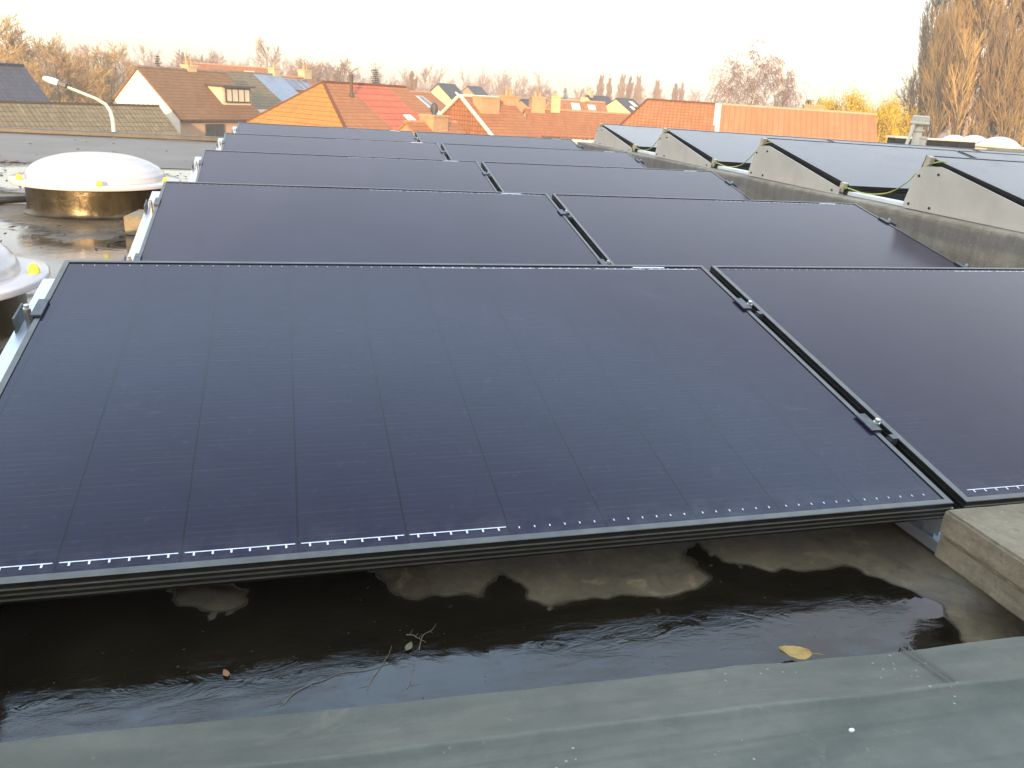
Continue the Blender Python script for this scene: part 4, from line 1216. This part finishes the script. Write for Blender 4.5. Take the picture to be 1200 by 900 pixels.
# flue, dark fascia and far domes on the right
db = tag(empty('dark_fascia_building', (0, 0, GROUND)), 'low flat building with dark grey fascia behind the right hand panels', 'building')
a = at(1045, 160, 12.4); c2 = at(1157, 172, 12.0)
mb = MB(); mb.box((a.x, 12.3, 0), (c2.x, 12.5, a.z - .02 - GROUND)); mb.box((a.x + 1.4, 12.505, 0), (24, 17, a.z - .42 - GROUND)); mb.build('wall', MAT['gutter'], db)
mb = MB(); mb.box((a.x - .03, 12.27, a.z - .018 - GROUND), (c2.x + .0, 12.53, a.z + .012 - GROUND)); mb.build('roof_edge', MAT['trim'], db)
bb = tag(empty('brown_fascia_building', (0, 0, GROUND)), 'brown fascia roof section at the right picture edge below the far domes', 'building')
mb = MB(); mb.box((c2.x + .005, 11.8, 0), (24, 12.0, at(1180, 174, 11.8).z - GROUND)); mb.build('wall', MAT['b_yellow'], bb)
for (px, py, Yd, r_, lb) in ((1118, 163, 15.5, .40, 'leftmost of three pale domes on the far right roof'), (1141, 164.5, 15.0, .45, 'middle of three pale domes on the far right roof'), (1171, 168, 14.2, .52, 'rightmost and largest of three pale domes on the far right roof')):
    p = at(px, py + 3, Yd)
    rt = tag(empty('roof_dome', (p.x, Yd, p.z - .12)), lb, 'roof dome', 'pale domes on the far right roof')
    k = r_ * .62
    mb = MB(); mb.box((-k, -k, -.4), (k, k, .08)); mb.box((-k - .05, -k - .05, .08), (k + .05, k + .05, .13)); mb.build('kerb', MAT['w_white'], rt)
    mb = MB(); N_ = 14
    for i in range(N_ + 1):
        for j in range(N_ + 1):
            u_, v_ = i / N_ * 2 - 1, j / N_ * 2 - 1
            mb.v.append((u_ * k, v_ * k, .131 + .36 * r_ * ((1 - abs(u_) ** 2.2) * (1 - abs(v_) ** 2.2)) ** .6))
    for i in range(N_):
        for j in range(N_):
            mb.f.append((i * (N_ + 1) + j, (i + 1) * (N_ + 1) + j, (i + 1) * (N_ + 1) + j + 1, i * (N_ + 1) + j + 1)); mb.uv.append(None)
    mb.build('dome', MAT['dome'], rt, smooth=True)
fl = at(1072, 172, 9.6)
rt = tag(empty('ventilation_flue', (fl.x, 9.6, UZ - .02)), 'cream vent flue with capped cowl standing before the dark fascia', 'flue')
ztop = at(1074, 135, 9.6).z - UZ + .02
mb = MB(); mb.lathe([(.062, 0), (.058, ztop * .55), (.08, ztop * .56), (.08, ztop * .6), (.055, ztop * .61), (.055, ztop * .72), (.001, ztop * .72)], 18); mb.build('pipe', MAT['trim'], rt, smooth=False)
mb = MB(); mb.lathe([(.07, ztop * .70), (.135, ztop * .76), (.135, ztop * .80), (.12, ztop * .82), (.12, ztop * .97), (.105, ztop), (.001, ztop)], 8); mb.build('cowl', MAT['lamp_grey'], rt)
mb = MB(); mb.tube((-.17, 0, 0), (-.10, 0, ztop * .74), .026, .026, 8, True); mb.build('stay_pipe', MAT['trim'], rt)
fl = at(1079, 176, 9.3)
mb = MB(); mb.lathe([(.05, 0), (.05, .18), (.06, .185), (.06, .21), (.001, .215)], 12)
o = mb.build('short_pipe', MAT['lamp_grey']); o.location = (fl.x, 9.3, UZ - .02); tag(o, 'short grey stub pipe right of the vent flue', 'pipe')

# ------------------------------------------------------------------ trees
def twig_mat(name, c1, c2, scale=.35):
    m, nt, bs = new_mat(name)
    f = noise_n(nt, scale, 5, .6, coord(nt))
    nt.links.new(ramp(nt, f, [(.32, c1), (.68, c2)]), bs.inputs['Base Color'])
    bs.inputs['Roughness'].default_value = .85; bs.inputs['Specular IOR Level'].default_value = .2
    return m
MAT['tw_gold'] = twig_mat('golden_twigs', (.30, .19, .075), (.52, .345, .135))
MAT['tw_brown'] = twig_mat('brown_twigs', (.24, .155, .075), (.42, .28, .13))
MAT['tw_pink'] = twig_mat('pinkish_twigs', (.26, .17, .125), (.38, .255, .18))
MAT['tw_birch'] = twig_mat('birch_twigs', (.20, .115, .09), (.30, .18, .135))
MAT['bark'] = twig_mat('bark', (.10, .08, .05), (.19, .15, .09), 2)
MAT['bark_birch'] = twig_mat('birch_bark', (.3, .26, .2), (.55, .5, .42), 2)
MAT['lf_willow'] = twig_mat('yellow_leaves', (.42, .28, .008), (.60, .41, .012), .6)
MAT['lf_dark'] = twig_mat('evergreen', (.025, .04, .02), (.06, .075, .035), .8)
def rvec(rg, s=1): return Vector((rg.uniform(-s, s), rg.uniform(-s, s), rg.uniform(-s, s)))
def grow(rg, mb_t, mb_c, p, d, ln, r, lev, P):
    """recursive limb: P holds per-level settings"""
    S = P['lev'][lev]
    n = S['seg']; step = ln / n
    pts = [p.copy()]; dirs = [d.copy()]
    for i in range(n):
        d = (d + rvec(rg, S['wob']) + Vector((0, 0, S['up']))).normalized()
        q = p + d * step
        r0 = r * (1 - (i / n) * (1 - S['tip'])); r1 = r * (1 - ((i + 1) / n) * (1 - S['tip']))
        (mb_t if lev <= P['tl'] else mb_c).tube(p, q, max(r0, P['rmin']), max(r1, P['rmin']), S.get('n', 3))
        p = q; pts.append(p.copy()); dirs.append(d.copy())
    if lev + 1 < len(P['lev']):
        k = S['kids']
        for c in range(k):
            t = S['from'] + (1 - S['from']) * (c + rg.random()) / k
            f = t * n; i = min(int(f), n - 1); b_ = pts[i].lerp(pts[i + 1], f - i)
            ax = dirs[i].orthogonal().normalized()
            ax = Matrix.Rotation(rg.uniform(0, 2 * math.pi), 3, dirs[i]) @ ax
            nd = (Matrix.Rotation(R(S['ang'] * rg.uniform(.7, 1.3)), 3, ax) @ dirs[i]).normalized()
            cl = S['cl'] * ln * (1 - S['taper'] * t) * rg.uniform(.7, 1.25)
            grow(rg, mb_t, mb_c, b_, nd, cl, r * S['cr'] * (1 - .5 * t), lev + 1, P)
def tree_meshes(seed, H, P):
    rg = random.Random(seed); a, c = MB(), MB()
    grow(rg, a, c, Vector((0, 0, 0)), Vector((0, 0, 1)), H * P['trunk'], H * P['tr'], 0, P)
    return a, c
BROAD = dict(trunk=.8, tr=.014, tl=0, rmin=.026, lev=[
    dict(seg=7, wob=.07, up=.06, tip=.25, kids=22, **{'from': .12}, ang=45, cl=.52, taper=.5, cr=.5, n=5),
    dict(seg=5, wob=.16, up=.10, tip=.3, kids=8, **{'from': .2}, ang=38, cl=.5, taper=.4, cr=.5),
    dict(seg=3, wob=.2, up=.09, tip=.4, kids=9, **{'from': .15}, ang=34, cl=.55, taper=.3, cr=.5),
    dict(seg=2, wob=.25, up=.06, tip=.5, kids=0, **{'from': 0}, ang=30, cl=.5, taper=.3, cr=.5)])
POPLAR = dict(trunk=.93, tr=.013, tl=1, rmin=.013, lev=[
    dict(seg=12, wob=.015, up=.05, tip=.12, kids=40, **{'from': .06}, ang=26, cl=.36, taper=.62, cr=.42, n=6),
    dict(seg=6, wob=.05, up=.22, tip=.3, kids=18, **{'from': .08}, ang=24, cl=.40, taper=.4, cr=.45, n=4),
    dict(seg=3, wob=.07, up=.24, tip=.4, kids=11, **{'from': .1}, ang=22, cl=.6, taper=.3, cr=.55),
    dict(seg=2, wob=.08, up=.2, tip=.5, kids=0, **{'from': 0}, ang=20, cl=.5, taper=.3, cr=.5)])
BIRCH = dict(trunk=.78, tr=.012, tl=1, rmin=.02, lev=[
    dict(seg=9, wob=.06, up=.06, tip=.15, kids=17, **{'from': .18}, ang=38, cl=.52, taper=.45, cr=.45, n=5),
    dict(seg=7, wob=.10, up=.10, tip=.3, kids=12, **{'from': .3}, ang=38, cl=.34, taper=.2, cr=.4),
    dict(seg=5, wob=.10, up=-.10, tip=.4, kids=5, **{'from': .3}, ang=30, cl=.95, taper=.3, cr=.5),
    dict(seg=6, wob=.06, up=-.55, tip=.5, kids=0, **{'from': 0}, ang=30, cl=.5, taper=.3, cr=.5)])
PROTO = {}
def proto(kind, seed, H, P, tm, cm):
    a, c = tree_meshes(seed, H, P)
    root = empty(kind)
    a.build('trunk', MAT[tm], root); c.build('crown', MAT[cm], root)
    return [root, H, False]
def real_h(root):
    return max(v.co.z for ch in root.children for v in ch.data.vertices)
def place(pr, x, y, H, label, group=None, rz=0, wide=1.0, cat='tree', base=GROUND):
    root, h0, used = pr
    o = root if not used else copy_tree(root)
    pr[2] = True
    if not used: pr[1] = h0 = real_h(root)
    s = H / h0
    o.location = (x, y, base); o.scale = (s * wide, s * wide, s); o.rotation_euler = (0, 0, rz)
    return tag(o, label, cat, group)
b1 = proto('bare_tree', 1, 15, BROAD, 'bark', 'tw_gold'); b2 = proto('bare_tree', 2, 15, BROAD, 'bark', 'tw_brown'); b3 = proto('bare_tree', 3, 15, BROAD, 'bark', 'tw_pink')
rng = random.Random(11)
def top_place(pr, px, py, Y, label, group=None, wide=1.0, cat='tree'):
    t = at(px, py, Y)
    return place(pr, t.x, Y, t.z - GROUND, label, group, rng.uniform(0, 6.28), wide, cat)
# wood on the left behind the slate and mossy roofs
for k, (px, py, Y) in enumerate(((-30, 10, 95), (6, 22, 100), (-4, 50, 85), (24, 48, 98), (44, 44, 105), (62, 52, 90), (38, 70, 82), (80, 62, 88), (16, 75, 84), (-20, 60, 80))):
    top_place((b1, b2)[k % 2], px, py - 9, Y, 'bare golden brown tree in the wood above the dark slate roof', 'bare trees of the left hand wood', 1.15)
for k, (px, py, Y) in enumerate(((100, 60, 104), (118, 58, 108), (132, 55, 112), (108, 78, 88), (138, 66, 100), (92, 70, 100), (124, 84, 90))):
    top_place((b2, b1)[k % 2], px, py - 9, Y, 'bare golden brown tree between street lamp and white gable', 'bare trees of the left hand wood', 1.0)
for k, (px, py, Y) in enumerate(((222, 58, 150), (238, 56, 155), (206, 66, 150), (252, 68, 160))):
    top_place(b3, px, py, Y, 'pinkish bare tree rising behind the brown roofed house', 'pinkish bare trees behind the brown roofs', 1.3)
top_place(b3, 316, 42, 160, 'tall airy bare tree behind the photovoltaic roof, standing above the treeline', None, .9)
for k, (px, py, Y) in enumerate(((352, 70, 150), (366, 66, 155), (390, 72, 150), (408, 68, 140))):
    top_place(b3, px, py, Y, 'rounded bare tree above the ridge of the ochre hipped house', 'rounded bare trees above the ochre house', 1.4)
for k, (px, py, Y) in enumerate(((600, 102, 180), (618, 97, 190), (634, 100, 185))):
    top_place(b3, px, py, Y, 'reddish bare tree behind the double chimney', 'reddish bare trees behind the chimneys', 1.5)
# conifers
def conifer(seed, H):
    rg = random.Random(seed); a, c = MB(), MB()
    a.tube((0, 0, 0), (0, 0, H), H * .018, .02, 6)
    n = 26
    for i in range(n):
        t = .12 + .86 * i / n; z = H * t; ln = H * .22 * (1 - t) ** .8 + .25
        for k in range(9):
            an = rg.uniform(0, 6.28); l2 = ln * rg.uniform(.6, 1.15)
            d = Vector((math.cos(an), math.sin(an), -.18)); sd = Vector((-math.sin(an), math.cos(an), 0))
            for m_ in range(6):
                q = Vector((0, 0, z)) + d * (l2 * (m_ + .6) / 6) + rvec(rg, .08); s = .10 * l2 + .09
                c.face((q - sd * s + rvec(rg, .05), q + d * s * 1.3 + rvec(rg, .05), q + sd * s + rvec(rg, .05), q - d * s * .5 - Vector((0, 0, .12))))
    root = empty('conifer'); a.build('trunk', MAT['bark'], root); c.build('crown', MAT['lf_dark'], root)
    return [root, H, False]
cf = conifer(4, 12)
top_place(cf, 184, 61, 118, 'lone dark conifer tip above the white gable ridge', 'far dark conifers', .75)
top_place(cf, 440, 78, 135, 'broad dark conifer above the red roof strip', 'far dark conifers', 1.6)
top_place(cf, 663, 101, 175, 'small dark conifer near the middle of the treeline', 'far dark conifers', 1.1)
# fastigiate trees in the distance
pf = proto('poplar', 21, 20, dict(POPLAR, rmin=.035), 'bark', 'tw_pink')
for px, py, Y, lb in ((706, 86, 200, 'narrow far poplar left of the poplar clump'), (716, 90, 205, 'thinnest far poplar of the row'), (731, 85, 200, 'tall dense far poplar on the left of the clump'), (739, 88, 204, 'middle poplar of the dense far clump'),
                      (749, 87, 198, 'rightmost poplar of the dense far clump'), (771, 92, 205, 'lone pointed far poplar above the hip end roof'), (793, 96, 210, 'shorter far poplar left of its twin'), (801, 96, 212, 'shorter far poplar nearest the birch')):
    top_place(pf, px, py, Y, lb, 'distant narrow poplars', 1.0)
top_place(pf, 482, 82, 130, 'column shaped tan tree behind the solar roof', None, 1.3)
# birch
bi = proto('birch_tree', 31, 17, BIRCH, 'bark_birch', 'tw_birch')
for px, py, Y, wd, lb in ((888, 44, 112, 1.45, 'tall weeping birch with bare drooping twigs behind the pale orange roof'), (864, 58, 113, 1.35, 'slimmer weeping birch leaning against the left of the tall birch'), (912, 66, 110, 1.35, 'weeping birch at the right flank of the tall birch'), (926, 96, 112, .9, 'small birch at the right foot of the tall birch')):
    top_place(bi, px, py, Y, lb, 'weeping birches behind the pale orange roof', wd)
# great poplars on the right
po = [proto('poplar', 41, 26, POPLAR, 'bark', 'tw_gold'), proto('poplar', 42, 26, POPLAR, 'bark', 'tw_gold'), proto('poplar', 43, 26, POPLAR, 'bark', 'tw_brown')]
for k, (px, Y, H, wd, lb) in enumerate(((1070, 84, 24, 1.0, 'leftmost and thinnest of the great bare poplars'), (1092, 76, 30, 1.15, 'great bare poplar right of the thin one, with dark trunk'), (1122, 74, 31, 1.2, 'great golden poplar above the leftmost far dome'),
                                  (1152, 72, 32, 1.2, 'great golden poplar above the middle far dome'), (1176, 70, 31, 1.2, 'great golden poplar above the largest far dome'), (1204, 72, 31, 1.2, 'great poplar at the right picture edge'), (1236, 70, 30, 1.2, 'great poplar just beyond the right picture edge'))):
    p = at(px, 165, Y)
    place((po[2], po[0], po[1])[k % 3], p.x, Y, H, lb, 'great bare poplars on the right', k * 1.3, wd)
p = at(1066, 165, 95); place(b2, p.x, 95, 12, 'low bare tree at the foot of the thin poplar', None, 1.0, .9)
# yellow willow
def leafy(seed, H, Rx, n, m, nm, droop, trunkm='bark'):
    rg = random.Random(seed); a, c = MB(), MB()
    for k in range(7):
        an = rg.uniform(0, 6.28); e = Vector((math.cos(an) * Rx * .5, math.sin(an) * Rx * .5, H * rg.uniform(.55, .8)))
        a.tube((0, 0, H * .12), e * .55 + Vector((0, 0, .2)), H * .012, H * .008, 5); a.tube(e * .55 + Vector((0, 0, .2)), e, H * .008, .02, 4)
    a.tube((0, 0, 0), (0, 0, H * .2), H * .025, H * .018, 7)
    cl = []
    for k in range(46):
        an = rg.uniform(0, 6.28); rr = Rx * math.sqrt(rg.random()); z = H * (.38 + .6 * rg.random() * (1 - (rr / Rx) ** 2 * .3))
        cl.append((Vector((math.cos(an) * rr, math.sin(an) * rr, z)), rg.uniform(.5, 1.1) * Rx * .26))
    for k in range(n):
        q, r_ = rg.choice(cl)
        p = q + Vector((rg.gauss(0, r_ * .55), rg.gauss(0, r_ * .55), rg.gauss(0, r_ * .5) - droop * rg.random() ** 2))
        s = rg.uniform(.07, .15); u_ = rvec(rg).normalized() * s * .5; v_ = (rvec(rg) * .5 + Vector((0, 0, -1 if droop else rg.uniform(-1, 1)))).normalized() * s * 1.6
        c.face((p - u_, p + v_, p + u_, p - v_ * .5))
    for k in range(220):
        q, r_ = rg.choice(cl); p = q + rvec(rg, r_ * .6)
        c.tube(p, p + Vector((rg.uniform(-.3, .3), rg.uniform(-.3, .3), -droop * rg.uniform(.4, 1.1) if droop else .5)), .012, .008, 3)
    root = empty(nm); a.build('trunk', MAT[trunkm], root); c.build('crown', MAT[m], root)
    return [root, H, False]
wi = leafy(8, 10, 4.3, 22000, 'lf_willow', 'willow_tree', 1.6)
for px, py, Y, wd, lb in ((1012, 94, 80, 1.25, 'bright yellow willow behind the end of the pale orange roof'), (1043, 102, 82, 1.1, 'smaller yellow willow at the right, nearest the flue'), (984, 103, 84, 1.05, 'yellow willow standing left of the bright one')):
    top_place(wi, px, py, Y, lb, 'yellow willows', wd)
ev = leafy(9, 10, 3.0, 7000, 'lf_dark', 'evergreen_tree', 0)
top_place(ev, 964, 113, 92, 'dark rounded evergreen left of the yellow willow', None, .9)
yb_ = leafy(12, 9, 2.8, 4000, 'lf_willow', 'yellow_bush', 0)
top_place(yb_, 529, 98, 135, 'yellowish tree behind the far yellow gable', None, .8)
# far wood that reads as one mass
rg = random.Random(77)
mb = MB(); dummy = mb
FAR = dict(trunk=.75, tr=.012, tl=-1, rmin=.05, lev=[
    dict(seg=4, wob=.06, up=.05, tip=.3, kids=14, **{'from': .12}, ang=42, cl=.55, taper=.45, cr=.5),
    dict(seg=3, wob=.2, up=.12, tip=.4, kids=12, **{'from': .15}, ang=38, cl=.5, taper=.4, cr=.5),
    dict(seg=2, wob=.25, up=.1, tip=.5, kids=0, **{'from': 0}, ang=30, cl=.5, taper=.3, cr=.5)])
for k in range(190):
    px = rg.uniform(-60, 1250); Y = rg.uniform(210, 300)
    hor = 68 + px * .0663
    py = hor - rg.uniform(2, 26) + (8 if 640 < px < 820 else 0) + (14 if px > 820 else 0)
    t = at(px, py, Y)
    grow(rg, mb, mb, Vector((t.x, Y, GROUND)), Vector((0, 0, 1)), (t.z - GROUND) * .8, .16, 0, FAR)
tag(mb.build('distant_wood', MAT['tw_pink']), 'pale pinkish belt of bare woodland along the horizon', 'wood', kind='stuff')
hz_ = MB(); hz_.box((-420, -60, GROUND - 1), (420, 460, 40))
ho = hz_.build('haze', None)
hm = bpy.data.materials.new('haze'); hm.use_nodes = True
hm.node_tree.nodes.clear()
pv = hm.node_tree.nodes.new('ShaderNodeVolumePrincipled'); mo_ = hm.node_tree.nodes.new('ShaderNodeOutputMaterial')
pv.inputs['Color'].default_value = (.95, .93, .92, 1); pv.inputs['Density'].default_value = HAZE
hm.node_tree.links.new(pv.outputs[0], mo_.inputs['Volume'])
ho.data.materials.append(hm)
tag(ho, 'pale evening haze over the roofs and the far wood', 'haze', kind='stuff')
# lattice mast
p = at(155, 60, 420); mz = p.z - GROUND
mt = tag(empty('lattice_mast', (p.x, 420, GROUND)), 'faint lattice pylon on the horizon above the mossy roof', 'pylon')
mb = MB()
for sx in (-1, 1):
    for sy in (-1, 1): mb.tube((sx * 2.2, sy * 2.2, 0), (sx * .3, sy * .3, mz), .12, .10, 4)
for k in range(9):
    z = mz * k / 9; z2 = mz * (k + 1) / 9; a0 = 2.2 - 1.9 * k / 9; a1 = 2.2 - 1.9 * (k + 1) / 9
    mb.tube((-a0, -a0, z), (a1, -a1, z2), .08, .08, 3); mb.tube((a0, -a0, z), (-a1, -a1, z2), .08, .08, 3)
for z in (mz * .72, mz * .86): mb.tube((-2.6, 0, z), (2.6, 0, z), .09, .09, 3)
mb.build('lattice', MAT['lamp_grey'], mt)
